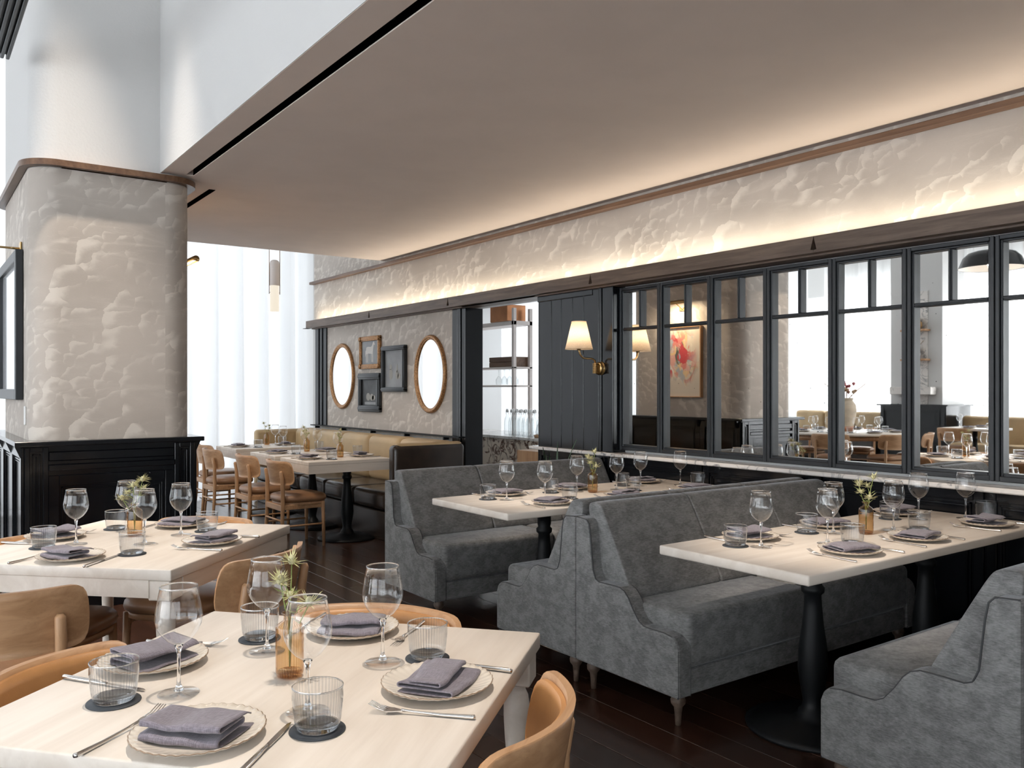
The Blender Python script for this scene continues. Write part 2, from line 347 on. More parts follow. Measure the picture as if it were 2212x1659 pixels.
# ---- column
def rrect(x0,x1,y0,y1,r,n=14):
    p=[]
    for cx,cy,a0 in ((x1-r,y0+r,-90),(x1-r,y1-r,0),(x0+r,y1-r,90),(x0+r,y0+r,180)):
        for k in range(-1,n+2):
            if k in (-1,n+1):
                a=R(a0 if k<0 else a0+90); e=.012*(1 if k<0 else -1); p.append((cx+r*math.cos(a)+e*math.sin(a),cy+r*math.sin(a)-e*math.cos(a))); continue
            a=R(a0+90*k/n); p.append((cx+r*math.cos(a),cy+r*math.sin(a)))
    return p
def sleeve(name,path,z0,z1,mat,parent,closed=True,nz=1):
    P=path+[path[0]] if closed else path; u=[0]
    for a,b in zip(P,P[1:]): u.append(u[-1]+math.dist(a,b))
    m=MB(); n=len(P)
    v=[(p[0],p[1],z) for z in (z0,z1) for p in P]; uv=[(u[i],z) for z in (z0,z1) for i in range(n)]
    m.add(v,[(i,i+1,n+i+1,n+i) for i in range(n-1)],True,uv)
    return m.build(name,mat,parent,fix=False)
colm=struct(bpy.data.objects.new('wall_column',None),'round cornered wallpapered column on black wainscot'); COL.objects.link(colm)
CX0,CX1,CY0,CY1=.64,1.615,5.95,7.65
sleeve('wallpaper_shaft',rrect(CX0,CX1,CY0,CY1,.17),1.05,2.80,G['wallpaper'],colm)
sleeve('upper_shaft',rrect(CX0,CX1,CY0,CY1,.17),2.79,6.2,G['plaster'],colm)
MB().prism(rrect(CX0-.05,CX1+.05,CY0-.05,CY1+.05,.21),'z',2.795,2.833).build('picture_rail',G['walnut'],colm)
WX0,WX1,WY0,WY1=.605,1.615,5.93,7.69
MB().box(WX0,WX1,WY0,WY1,0,1.05).build('wainscot_core',G['gloss_black'],colm)
MB().box(WX0-.055,WX1+.055,WY0-.055,WY1+.055,1.048,1.078,.004,1).build('wainscot_cap',G['gloss_black'],colm)
def panel_y(parent,x0,x1,y,z0,z1,s,mat,st=.07,t=.018):
    """raised stiles, rails and bead of one panel on a face at y, proud towards s"""
    m=MB()
    for a in ((x0,x0+st,z0,z1),(x1-st,x1,z0,z1),(x0+st,x1-st,z1-st,z1),(x0+st,x1-st,z0,z0+st*1.6)):
        m.box(a[0],a[1],y,y+s*t,a[2],a[3],.003,1)
    for q,w in ((.012,.010),(.030,.006)):
        for a in ((x0+st+q,x0+st+q+w,z0+st*1.6+q,z1-st-q),(x1-st-q-w,x1-st-q,z0+st*1.6+q,z1-st-q),(x0+st+q,x1-st-q,z1-st-q-w,z1-st-q),(x0+st+q,x1-st-q,z0+st*1.6+q,z0+st*1.6+q+w)):
            m.box(a[0],a[1],y,y+s*.008,a[2],a[3],.002,1)
    return m.build('panel_moulding',mat,parent)
def panel_x(parent,y0,y1,x,z0,z1,s,mat,st=.07,t=.018):
    o=panel_y(parent,y0,y1,0,z0,z1,s,mat,st,t)
    for v in o.data.vertices: v.co=Vector((x+v.co.y,v.co.x,v.co.z))
    o.data.flip_normals(); return o
panel_y(colm,WX0,WX0+.13,WY0,0,1.04,-1,G['gloss_black'],.03); panel_y(colm,WX1-.13,WX1,WY0,0,1.04,-1,G['gloss_black'],.03)
panel_y(colm,WX0+.13,WX1-.13,WY0,.0,.86,-1,G['gloss_black'],.06,.014)
MB().box(WX0+.13,WX1-.13,WY0-.022,WY0,.89,.93,.006,1).box(WX0+.13,WX1-.13,WY0-.014,WY0,.95,1.01,.006,1).build('frieze_moulding',G['gloss_black'],colm)
for a,b in ((WY0,6.50),(6.50,7.10),(7.10,WY1)):
    panel_x(colm,a,b,WX0,0,1.04,-1,G['gloss_black']); panel_x(colm,a,b,WX1,0,1.04,1,G['gloss_black'])
for sx,xx in ((-1,WX0),(1,WX1)):   # corbels under the cap
    for yy in (WY0+.02,6.5,7.1): MB().prism([(xx,.93),(xx+sx*.05,1.047),(xx,1.047)],'y',yy,yy+.035).build('corbel',G['gloss_black'],colm)
# light switch on the column's left face
tag(MB().box(CX0-.008,CX0,6.16,6.22,1.17,1.29,.003,1).build('switch_plate',G['white']),'slim white switch plate on the column beside the black framed picture','switch')
# ---- right wall: wallpaper frieze and panel, opening, mirrors recess
XW=4.42
wr=struct(bpy.data.objects.new('wall_right',None),'long wall with wallpaper frieze, oak beam and black panelling'); COL.objects.link(wr)
sleeve('wallpaper_frieze',[(XW,10.56),(XW,-3)],2.20,CZ,G['wallpaper'],wr,False)
sleeve('wallpaper_upper',[(XW,10.56),(XW,8.50)],CZ,6.2,G['wallpaper'],wr,False)
sleeve('wallpaper_panel',[(XW,10.3),(XW,7.05)],.90,2.21,G['wallpaper'],wr,False)
mb=MB()
mb.box(XW+.003,4.585,-3.05,10.56,2.20,6.2).box(XW+.003,4.585,6.84,10.56,0,2.2).box(4.52,4.585,-3.05,5.68,0,2.2)
mb.box(XW+.01,4.56,-3.05,5.68,0,.885).box(XW+.011,4.56,4.75,5.68,.885,2.2)
mb.build('wall_core',G['plaster'],wr)
struct(MB().box(4.355,XW,-3,10.575,2.777,2.812,.004,1).build('trim_1',G['walnut']),'thin oak picture rail below the ceiling')
# oak beam: scarfed segments with wedge-shaped notches
beam=struct(bpy.data.objects.new('trim_2',None),'weathered oak beam running above the mirrors'); COL.objects.link(beam)
ends=[-3,2.936,4.90,6.996,8.702,10.55]
for a,b in zip(ends,ends[1:]):
    na=0 if a==-3 else .020; nb=0 if b==10.55 else .020
    MB().prism([(a+.0008,2.292),(a+.0008,2.286),(a+na,2.214),(a+.0008,2.211),(a+.0008,2.196),(b-.0008,2.196),(b-.0008,2.211),(b-nb,2.214),(b-.0008,2.286),(b-.0008,2.292)],'x',4.30,4.36).build('beam_segment',G['oak_beam'],beam)
MB().box(4.36,XW+.08,-3,10.5,2.185,2.25).build('beam_backing',G['oak_beam'],beam)
MB().box(4.285,4.36,10.50,10.62,2.195,2.20).build('beam_end_plate',G['iron'],beam)
# lower black panelling with marble ledge
mb=struct(MB().box(4.345,4.52,-3,5.75,.888,.915,.006,1).build('trim_3',G['marble']),'white veined marble ledge under the mirrors')
wb=struct(bpy.data.objects.new('wall_wainscot',None),'gloss black panelling under the marble ledge'); COL.objects.link(wb)
MB().box(4.415,XW+.012,-3,5.70,0,.888).build('panel_back',G['gloss_black'],wb)
ys=[5.70,4.80,3.87,2.95,2.026,1.10,.18]
for a,b in zip(ys[1:],ys): panel_x(wb,a+.006,b-.006,4.415,0,.885,-1,G['gloss_black'],.05,.012)
# dark board panel with pilaster between opening and mirrors
bp=struct(bpy.data.objects.new('wall_boarding',None),'gloss black vertical boarding behind the wall lamp'); COL.objects.link(bp)
g=[5.68,5.506,5.377,5.235,5.098,4.975]
for a,b in zip(g[1:],g): MB().box(4.402,XW+.01,a+.002,b-.002,.915,2.19,.004,1).build('board',G['gloss_black'],bp)
for a,b,dx in ((4.905,4.973,.012),(4.868,4.893,.02),(4.745,4.862,.012)): MB().box(4.402-dx,XW+.01,a,b,.915,2.19,.004,1).build('pilaster_strip',G['gloss_black'],bp)
MB().box(4.385,XW+.01,4.975,5.68,2.14,2.19,.004,1).build('head_rail',G['gloss_black'],bp)
MB().box(4.40,4.52,4.742,4.748,.915,2.19).build('return_panel',G['gloss_black'],bp)
# jamb, pilasters and shelf around the wallpaper panel
jm=struct(bpy.data.objects.new('door_1',None),'open service doorway with gloss black jambs'); COL.objects.link(jm)
MB().box(4.40,4.60,6.832,6.842,0,2.195).build('jamb',G['gloss_black'],jm)
for a,b,dx in ((6.842,6.90,.02),(6.915,6.965,.03),(6.98,7.075,.02)): MB().box(4.40-dx+.02,XW+.01,a,b,0,2.195,.004,1).build('pilaster_strip',G['gloss_black'],jm)
MB().box(4.40,4.60,5.672,5.682,0,2.195).build('jamb',G['gloss_black'],jm)
MB().box(4.36,4.60,5.68,6.84,2.186,2.196).build('door_head',G['white'],jm)
for a,b,dx in ((10.13,10.22,.02),(10.24,10.27,.032),(10.29,10.33,.02),(10.35,10.38,.032),(10.40,10.48,.02)): MB().box(4.42-dx,XW+.01,a,b,.92,2.195,.004,1).build('pilaster_strip',G['frame_black'],jm)
struct(MB().box(4.34,XW,6.86,10.50,.925,.937).build('trim_4',G['iron']),'thin black shelf rail above the banquette')
for k in range(5): tag(MB().box(4.35,4.41,7.15+.8*k,7.17+.8*k,.895,.925).build('bracket',G['iron'],bpy.data.objects['trim_4']),None)
# ---- wall mirrors in black frames
ym=[4.742,4.316,3.844,3.382,2.915,2.458,2.0,1.54,1.08]
lab=['black framed antique mirror beside the wall lamp, narrowest of the row','second black framed mirror from the wall lamp, showing the floral painting','third black framed mirror from the wall lamp','fourth black framed mirror from the wall lamp, showing column edge and curtain','fifth black framed mirror from the wall lamp, showing the clay vase','sixth black framed mirror from the wall lamp, showing shelves and pendant','black framed mirror cut off by the right edge of the photo','black framed mirror just past the right edge of the photo']
for i,(a,b) in enumerate(zip(ym[1:],ym)):
    z0,z1,zt=.935,2.172,1.857; c=(a+b)/2
    tm=thing('mirror_panel',lab[i],'mirror',(4.5,c,z0),0,'mirrors in black frames along the wall'); w=(b-a)/2-.002; h=z1-z0; ht=zt-z0
    f=MB(); 
    for d,e,x0 in ((0,.022,-.05),(.022,.034,-.038)):
        f.box(x0,0,-w+d,-w+e,d,h-d,.003,1).box(x0,0,w-e,w-d,d,h-d,.003,1).box(x0,0,-w+e,w-e,h-e,h-d,.003,1).box(x0,0,-w+e,w-e,d,e*1.25,.003,1)
    f.build('frame',G['frame_black'],tm)
    MB().box(-.034,0,-w+.034,w-.034,ht-.011,ht+.011,.003,1).box(-.042,0,-w+.034,w-.034,ht-.004,ht+.004,.002,1).build('transom',G['frame_black'],tm)
    MB().box(-.034,0,-.011,.011,ht+.011,h-.034,.003,1).box(-.042,0,-.004,.004,ht+.011,h-.034,.002,1).build('muntin',G['frame_black'],tm)
    for y0,y1,q0,q1 in ((-w+.03,w-.03,.03,ht-.006),(-w+.03,-.007,ht+.006,h-.03),(.007,w-.03,ht+.006,h-.03)):
        MB().box(-.004,.006,y0,y1,q0,q1).build('mirror_pane',G['mirror'],tm)
# ---- sheer curtains on the far and left window walls
def curtain(p0,p1,z0,z1,label,seed,amp=.085):
    rnd=random.Random(seed); L=math.dist(p0,p1); d=((p1[0]-p0[0])/L,(p1[1]-p0[1])/L); nrm=(-d[1],d[0]); n=int(L*40)
    ph=[rnd.uniform(0,6) for _ in range(4)]
    def fn(u,v):
        s=u*L; o=amp*(math.sin(s*2*PI/.34+ph[0]+.8*math.sin(s*3+ph[1]))+.45*math.sin(s*2*PI/.17+ph[2]+1.3*v))*(.75+.35*(1-v))+.03*math.sin(v*3+s*5)
        return (p0[0]+d[0]*s+nrm[0]*o,p0[1]+d[1]*s+nrm[1]*o,z0+(z1-z0)*v)
    return tag(MB().grid(fn,n,6).build('sheer_curtain',G['sheer']),label,'curtain','sheer white curtains over the windows')
far=[4.75,4.28,2.75,1.2,-.5,-2.2,-3.9,-5.6,-7.1]
fl_=['narrow sheer white curtain panel at the wallpaper wall corner','wide sheer white curtain behind the banquette tables','sheer white curtain hidden behind the column']+[f'{ORD[q]} sheer white far curtain to the left of the column' for q in range(5)]
for i,(b,a) in enumerate(zip(far,far[1:])): curtain((a,11.1),(b,11.1),.02,6.15,fl_[i],i)
lf=[10.9,9.2,7.2,5.2,3.2,1.2,-1,-3]
for i,(b,a) in enumerate(zip(lf,lf[1:])): curtain((-7.3,a),(-7.3,b),.02,6.15,f'{ORD[i]} sheer white curtain from the far corner on the left window wall',40+i)
struct(MB().box(4.43,4.75,10.55,10.62,0,6.2).box(4.7,4.78,10.6,11.6,0,6.2).build('wall_corner',G['plaster']),'wall return at the curtain corner')
# ---- service bar behind the doorway
struct(MB().box(4.6,7.06,10.0,10.06,0,3).box(4.6,7.9,5.3,10.06,2.6,2.66).box(4.6,7.9,5.3,5.36,0,2.6).build('wall_service',G['white']),'white walls of the service bar')
struct(MB().box(4.6,8,5.3,10.1,-.05,-.005).build('floor_service',G['plank']),'dark floor of the service bar')
curtain((7.1,6.3),(7.1,10),.0,2.58,'sheer white curtain behind the bar shelves',90,.03)
bc=thing('bar_counter','bar counter faced in brown veined marble behind the doorway','counter',(5.6,7.9,0))
MB().box(-.02,.7,-1.5,1.5,0,.835).build('counter_front',G['breccia'],bc); MB().box(-.06,.72,-1.52,1.52,.835,.865,.004,1).build('counter_top',G['marble'],bc)
su=thing('bar_shelf','open pale shelving over the bar counter','shelf',(6.0,8.3,.865))
for y in (-.22,1.0): MB().box(-.13,-.09,y-.02,y+.02,0,1.5).box(.11,.15,y-.02,y+.02,0,1.5).build('upright',G['shelfwhite'],su)
for z in (.56,.78,1.30): MB().box(-.13,.15,-.24,1.02,z,z+(.05 if z>1 else .022),.003,1).build('shelf_board',G['shelfwhite'],su)
tag(MB().box(-.16,.12,0,.36,0,.20,.006,1).build('copper_bin',G['copper'],None,(6.02,8.18,2.216)),'copper coloured bin on the top bar shelf','bin')
cr=thing('wooden_crate','dark walnut crate on the middle bar shelf','crate',(6.0,8.15,1.668)); 
for z in (0,.062): MB().box(-.12,-.105,-.04,.44,z,z+.058,.003,1).build('slat',G['walnut'],cr)
MB().box(-.105,.12,-.04,-.03,0,.12).box(-.105,.12,.43,.44,0,.12).box(-.105,.12,-.03,.43,0,.01).box(.11,.12,-.03,.43,0,.12).build('crate_body',G['walnut'],cr)
tag(MB().box(0,.4,-.2,.2,0,.78,.006,1).build('oak_cabinet',G['oak'],None,(5.08,6.72,0)),'small oak cabinet standing before the marble bar','cabinet')
bt=None
for i in range(14):
    lb='clear swing-top water bottle standing on the bar counter'
    if bt is None:
        bt=thing('water_bottle',lb,'bottle',(0,0,0),0,'water bottles on the bar')
        MB().lathe([(.0,.002),(.036,.002),(.038,.02),(.038,.15),(.030,.19),(.014,.225),(.013,.27)],14,cap=False).build('bottle_body',G['bottle'],bt)
        stp=MB().lathe([(.010,.262),(.015,.27),(.014,.29),(.006,.30)],10).build('stopper',G['white'],bt)
        MB().tube([(.016,0,.24),(.022,0,.27),(.012,0,.305),(0,0,.31),(-.012,0,.305),(-.022,0,.27),(-.016,0,.24)],.0018,5).build('wire_bail',G['steel'],stp)
        o=bt
    else: o=dup(bt,(0,0,0))
    o['label']=f"{ORD[i//2]} swing-top water bottle from the right in the {('front','back')[i%2]} row on the bar"
    o.location=(5.72+.10*(i%2),7.47+.085*(i//2)+.02*(i%2),.866)
gl=None
for i in range(8):
    if gl is None:
        gl=thing('hanging_glass','clear stemmed glass hung upside down under the bar shelf','glass',(0,0,0),0,'glasses hung under the bar shelf')
        MB().lathe([(.034,.002),(.036,.004),(.006,.012),(.0045,.08),(.012,.09),(.038,.13),(.034,.19)],12,cap=False).build('glass_body',G['bottle'],gl); o=gl
    else: o=dup(gl,(0,0,0))
    o['label']=f"{ORD[i//2]} upside down stemmed glass from the right, {('front','back')[i%2]} row under the bar shelf"
    o.rotation_euler=(PI,0,0); o.location=(5.93+.09*(i%2),8.12+.11*(i//2),1.645)
dc=thing('glass_decanter','tall clear glass decanter with a tap on the bar counter','decanter',(5.75,7.32,.866))
MB().lathe([(0,.03),(.09,.03),(.10,.05),(.085,.12),(.04,.20),(.018,.27),(.016,.34)],20,cap=False).build('decanter_body',G['bottle'],dc)
MB().lathe([(0,0),(.11,.0),(.12,.025),(.10,.03),(0,.03)],20).build('wood_stand',G['oak_h'],dc)
MB().lathe([(0,.34),(.02,.345),(.012,.40),(.018,.42),(.006,.46),(.005,.60),(0,.61)],12).tube([(0,0,.40),(-.05,.02,.39),(-.06,.02,.36)],.006,6).build('tap',G['steel'],dc)
# ------------------------------------------------------------------ grey velvet booth sofas
SP=[(0,.13),(0,.33),(.012,.362),(.035,.380),(.08,.387),(.15,.386),(.20,.388),(.23,.403),(.265,.445),(.295,.49),(.32,.514),(.35,.525),(.42,.526),(.485,.524),(.512,.535),(.53,.575),(.548,.73),(.558,.78),(.576,.798),(.646,.803),(.646,.13)]
def sofa(yf,s,label):
    """front edge at yf, depth running towards s"""
    t=thing('booth_sofa',label,'sofa',(2.56,yf,0),0,'grey velvet booth sofas')
    Y=lambda f:s*f
    for x0,x1 in ((0,.085),(1.755,1.84)):
        sp_=MB().prism([(Y(f),z) for f,z in SP],'x',x0,x1).build('side_panel',G['velvet'],t,bevel=.011)
        for xx in (x0+.006,x1-.006): MB().tube([(xx,Y(f*.985+.005),z-.003 if z>.2 else z) for f,z in SP[:-1]],.0032,6).build('piping',G['piping'],sp_)
    MB().box(.088,1.752,Y(.012),Y(.62),.13,.236).build('base_frame',G['velvet'],t,bevel=.008)
    for a,b in ((.062,.92),(.92,1.775)): MB().box(a+.001,b-.001,Y(-.012 if 0 else 0),Y(.44),.238,.466,.032,3).build('seat_cushion',G['velvet'],t)
    MB().box(.088,1.752,Y(.56),Y(.640),.13,.80).build('back_frame',G['velvet'],t,bevel=.012)
    for a,b in ((.060,.658),(.660,1.256),(1.258,1.82)):
        m=MB(); P=[(.318,.455),(.322,.475),(.525,.842),(.545,.864),(.575,.872),(.615,.870),(.636,.852),(.60,.70),(.50,.47),(.48,.455)]
        n=10; v=[];fs=[]
        for i,(x,k) in enumerate(((a,.90),(a+.008,.965),(a+.03,1),(b-.03,1),(b-.008,.965),(b,.90))):
            cf=sum(q[0] for q in P)/n; cz=sum(q[1] for q in P)/n
            for q in P: v.append((x,Y(cf+(q[0]-cf)*(k*.4+.6 if k<1 else 1)),cz+(q[1]-cz)*(k*.25+.75 if k<1 else 1)))
        for i in range(5): fs+=[(i*n+j,i*n+(j+1)%n,(i+1)*n+(j+1)%n,(i+1)*n+j) for j in range(n)]
        fs+=[tuple(range(n)),tuple(range(5*n,6*n))]
        m.add(v,fs,True); o=m.build('back_cushion',G['velvet'],t)
        sd=o.modifiers.new('s','SUBSURF'); sd.levels=1; sd.render_levels=2
        for xx in (a+.014,b-.014): MB().tube([(xx,Y(f),z) for f,z in ((.345,.478),(.42,.612),(.50,.752),(.532,.822),(.556,.850),(.592,.858))],.0030,6).build('piping',G['piping'],o)
    for x in (.06,1.76):
        for f in (.055,.585): MB().lathe([(.0,0),(.012,0),(.015,.05),(.018,.075),(.030,.09),(.032,.105),(.026,.12),(.030,.132),(0,.132)],14,(x,Y(f),0)).build('foot',G['oak_beam'],t)
    return t
sofa(2.377,1,'grey velvet booth sofa facing the nearest pale booth table')
sofa(3.672,-1,'grey velvet booth sofa back to back with the middle booth, facing the far booth table')
sofa(4.31,1,'grey velvet booth sofa farthest away, in front of the black boarding')
sofa(1.724,-1,'grey velvet booth sofa in the bottom right corner, seen from its end')
# ------------------------------------------------------------------ tables
PED=[(.0,0),(.27,0),(.272,.012),(.24,.022),(.09,.034),(.062,.05),(.058,.07),(.044,.085),(.040,.11),(.050,.17),(.060,.24),(.058,.32),(.044,.42),(.036,.50),(.034,.55),(.046,.562),(.047,.58),(.036,.592),(.040,.612),(.040,.70),(.11,.705),(.11,.718),(0,.718)]
def booth_table(x0,x1,y0,y1,label,grp='pale wood tables in the grey booths'):
    t=thing('booth_table',label,'table',((x0+x1)/2,(y0+y1)/2,0),0,grp); w=(x1-x0)/2; d=(y1-y0)/2
    MB().box(-w,w,-d,d,.721,.76,.007,2).build('table_top',G['maple'],t)
    for x in (-.40,.50): MB().lathe(PED,28,(x,0,.001)).build('pedestal',G['iron'],t)
booth_table(2.515,4.392,1.735,2.44,'long pale wood booth table nearest the right edge, laid for six')
booth_table(2.515,4.392,3.507,4.27,'long pale wood booth table between the far grey sofas, laid for six')
def leg_prof(h): return [(0,0),(.020,0),(.021,.02),(.023,.20),(.0255,.36),(.0265,.405),(.0268,.418),(.0245,.424),(.0245,.435),(.027,.46),(.031,.51),(.0335,.56),(.0335,.585),(.030,.612),(.0245,.624),(.022,.630),(.0245,.636),(.0235,.646),(.0,.65)]
def dining_table(c,ang,a,b,label,apron):
    t=thing('dining_table',label,'table',(c[0],c[1],0),R(ang),'square pale dining tables')
    MB().box(-a,a,-b,b,.719,.76,.004,2).build('table_top',G['maple'],t)
    q=.006 if apron else .055
    for sx in (-1,1):
        MB().box(sx*(a-q-.025),sx*(a-q),-(b-.09),b-.09,.655,.719).build('apron',G['maple'],t)
        MB().box(-(a-.09),a-.09,sx*(b-q-.025),sx*(b-q),.655,.719).build('apron',G['maple'],t)
        for sy in (-1,1):
            l=MB().lathe(leg_prof(0),24,(sx*(a-.052),sy*(b-.052),0)); l.box(sx*(a-.052)-.043,sx*(a-.052)+.043,sy*(b-.052)-.043,sy*(b-.052)+.043,.645,.719,.004,1)
            l.build('leg',G['maple'],t)
FC,FA=(.70,1.81),41; LC,LA=(.786,3.81),45
dining_table(FC,FA,.455,.48,'pale square dining table in the foreground, laid for four',0)
dining_table(LC,LA,.504,.48,'pale square dining table before the black column base, laid for four',1)
def banq_table(y0,y1,label):
    t=thing('banquette_table',label,'table',(3.27,(y0+y1)/2,0),0,'pale tables along the tan banquette'); w=.40; d=(y1-y0)/2
    MB().box(-w,w,-d,d,.728,.76,.003,1).build('table_top',G['maple'],t)
    for s in (-1,1):
        MB().box(-w+.001,w-.001,s*d-.001*s,s*(d-.03),.655,.728).build('apron',G['maple'],t)
        MB().box(s*w-.001*s,s*(w-.03),-d+.03,d-.03,.655,.728).build('apron',G['maple'],t)
    MB().lathe(PED,24,(.12,0,.001)).build('pedestal',G['iron'],t)
for y0,y1,l in ((6.98,7.66,'pale banquette table nearest the camera, with deep apron'),(7.80,8.50,'pale banquette table in the middle of the three'),(8.95,9.65,'pale banquette table farthest off, by the curtain')): banq_table(y0,y1,l)
# ------------------------------------------------------------------ tan banquette along the wallpaper wall
bq=thing('banquette','tan leather banquette with dark brown seat under the oval mirrors','banquette',(4.0,8.6,0))
MB().box(-.42,.32,-1.72,1.75,0,.27,.01,1).build('base',G['brown_vinyl'],bq)
for k in range(5):
    a=-1.72+k*.694; MB().box(-.44,.12,a+.002,a+.692,.275,.455,.055,4).build('seat_cushion',G['brown_vinyl'],bq)
    MB().box(.06,.33,a+.002,a+.692,.43,.905,.07,4).build('back_cushion',G['tan_leather'],bq)
for y,l in ((-1.86,'dark end panel facing the room'),(1.77,'tan end panel by the curtain')):
    MB().box(-.42,.345,y,y+.13,0,.89,.045,4).build('end_panel',G['brown_vinyl'] if y<0 else G['tan_leather'],bq)
MB().box(-.38,.33,-1.845,-1.745,.30,.905,.04,3).build('end_cushion',G['tan_leather'],bq)
# ------------------------------------------------------------------ chairs
def make_chair():
    t=thing('dining_chair','x','chair',(0,0,0),0,'oak and tan leather dining chairs')
    def seat(prof,wf,wb,d):
        m=MB(); v=[];f=[];n=36
        for s,z in prof:
            for k in range(n):
                a=2*PI*k/n; cx,cy=math.cos(a),math.sin(a); e=.62
                y=math.copysign(abs(cy)**e,cy)*d; w=wf+(wb-wf)*(1-(y/d+1)/2)
                v.append((math.copysign(abs(cx)**e,cx)*w*s,y*s+.01,z))
        for i in range(len(prof)-1): f+=[(i*n+k,i*n+(k+1)%n,(i+1)*n+(k+1)%n,(i+1)*n+k) for k in range(n)]
        f+=[tuple(range(n)),tuple((len(prof)-1)*n+k for k in range(n))]
        return m.add(v,f,True)
    seat([(.90,.402),(.98,.412),(1,.43),(.985,.448),(.93,.462),(.80,.470),(.5,.475),(.15,.476)],.245,.21,.225).build('seat',G['seat_leather'],t)
    seat([(.93,.375),(.95,.378),(.95,.400),(.93,.403)],.24,.205,.22).build('seat_frame',G['oak_h'],t)
    for s in (-1,1):
        MB().tube([(s*.20,.175,0),(s*.195,.172,.25),(s*.19,.168,.40)],[.0135,.016,.018],12).build('leg',G['oak'],t)
        MB().tube([(s*.195,-.225,0),(s*.192,-.205,.25),(s*.190,-.200,.42),(s*.190,-.203,.60),(s*.190,-.216,.675),(s*.190,-.217,.686)],[.0135,.0165,.018,.018,.017,.010],12).build('leg',G['oak'],t)
        MB().tube([(s*.197,.174,.20),(s*.193,-.210,.20)],.0085,8).build('stretcher',G['oak_h'],t)
        MB().box(s*.19-.011,s*.19+.011,-.20,.165,.345,.385,.003,1).build('side_rail',G['oak_h'],t)
    MB().tube([(-.193,-.212,.25),(.193,-.212,.25)],.0085,8).build('stretcher',G['oak_h'],t)
    MB().box(-.19,.19,-.215,-.195,.335,.385,.003,1).build('back_rail',G['oak_h'],t)
    def shell(w,h,off,th,zc,p,nu=28,nv=8):
        m=MB(); n=nv+1
        def P(u,v,o):
            hh=h*max(0,1-abs(u)**p)**.40; x=w*u; y=-.247+.11*u*u*1.0; sl=Vector((-.22*u/ (w) ,1,0)).normalized()
            z=zc+hh*(2*v-1)-.012*(1-v)*(1-u*u); q=Vector((x,y+ (z-.67)*-.18,z)); return q+sl*o
        us=[math.sin(PI/2*(2*i/nu-1)) for i in range(nu+1)]
        v=[P(u,j/nv,off) for u in us for j in range(n)]+[P(u,j/nv,off+th) for u in us for j in range(n)]; k=(nu+1)*n; f=[]
        for i in range(nu):
            for j in range(nv):
                a=(i*n+j,(i+1)*n+j,(i+1)*n+j+1,i*n+j+1); f+=[a,tuple(k+q for q in reversed(a))]
            f+=[(i*n,k+i*n,k+(i+1)*n,(i+1)*n),(i*n+nv,(i+1)*n+nv,k+(i+1)*n+nv,k+i*n+nv)]
        return m.add(v,f,True)
    bk=shell(.262,.102,0,.017,.668,20).build('backrest',G['oak_h'],t,bevel=.003)
    shell(.248,.090,.017,.010,.668,18).build('back_pad',G['leather'],bk,bevel=.003)
    return t
ch0=make_chair(); used=[0]
def chair(bx,by,face,label,grp=None):
    """bx,by: middle of the backrest; face: degrees the sitter looks at"""
    f=R(face); loc=(bx+.25*math.cos(f),by+.25*math.sin(f),0); rz=f-PI/2
    if not used[0]: used[0]=1; o=ch0; o.location=loc; o.rotation_euler=(0,0,rz); o['label']=label; return o
    return dup(ch0,loc,rz,label)
chair(1.055,1.275,129,'oak chair with tan leather back in the foreground, at the lower right table corner')
chair(1.150,2.205,221,'chair showing its leather back just beyond the foreground table')
chair(.215,2.205,311,'chair with leather back at the left side of the foreground table')
chair(.215,3.03,72,'oak chair with bare wooden back and post, at the left edge of the photo')
chair(1.200,3.155,125,'oak chair pulled out at the near right side of the left table')
chair(1.25,4.235,225,'chair tucked beyond the left table, only its back edge showing')
chair(.30,4.09,315,'chair tucked at the far left of the left table, by the black wainscot')
chair(2.63,7.28,0,'oak chair with curved back nearest in the row at the banquette tables')
chair(2.61,8.08,0,'second oak chair in the row at the banquette tables')
chair(2.58,9.08,0,'third oak chair in the row at the banquette tables')
chair(2.72,9.85,0,'last chair of the banquette row, half hidden by the column base')
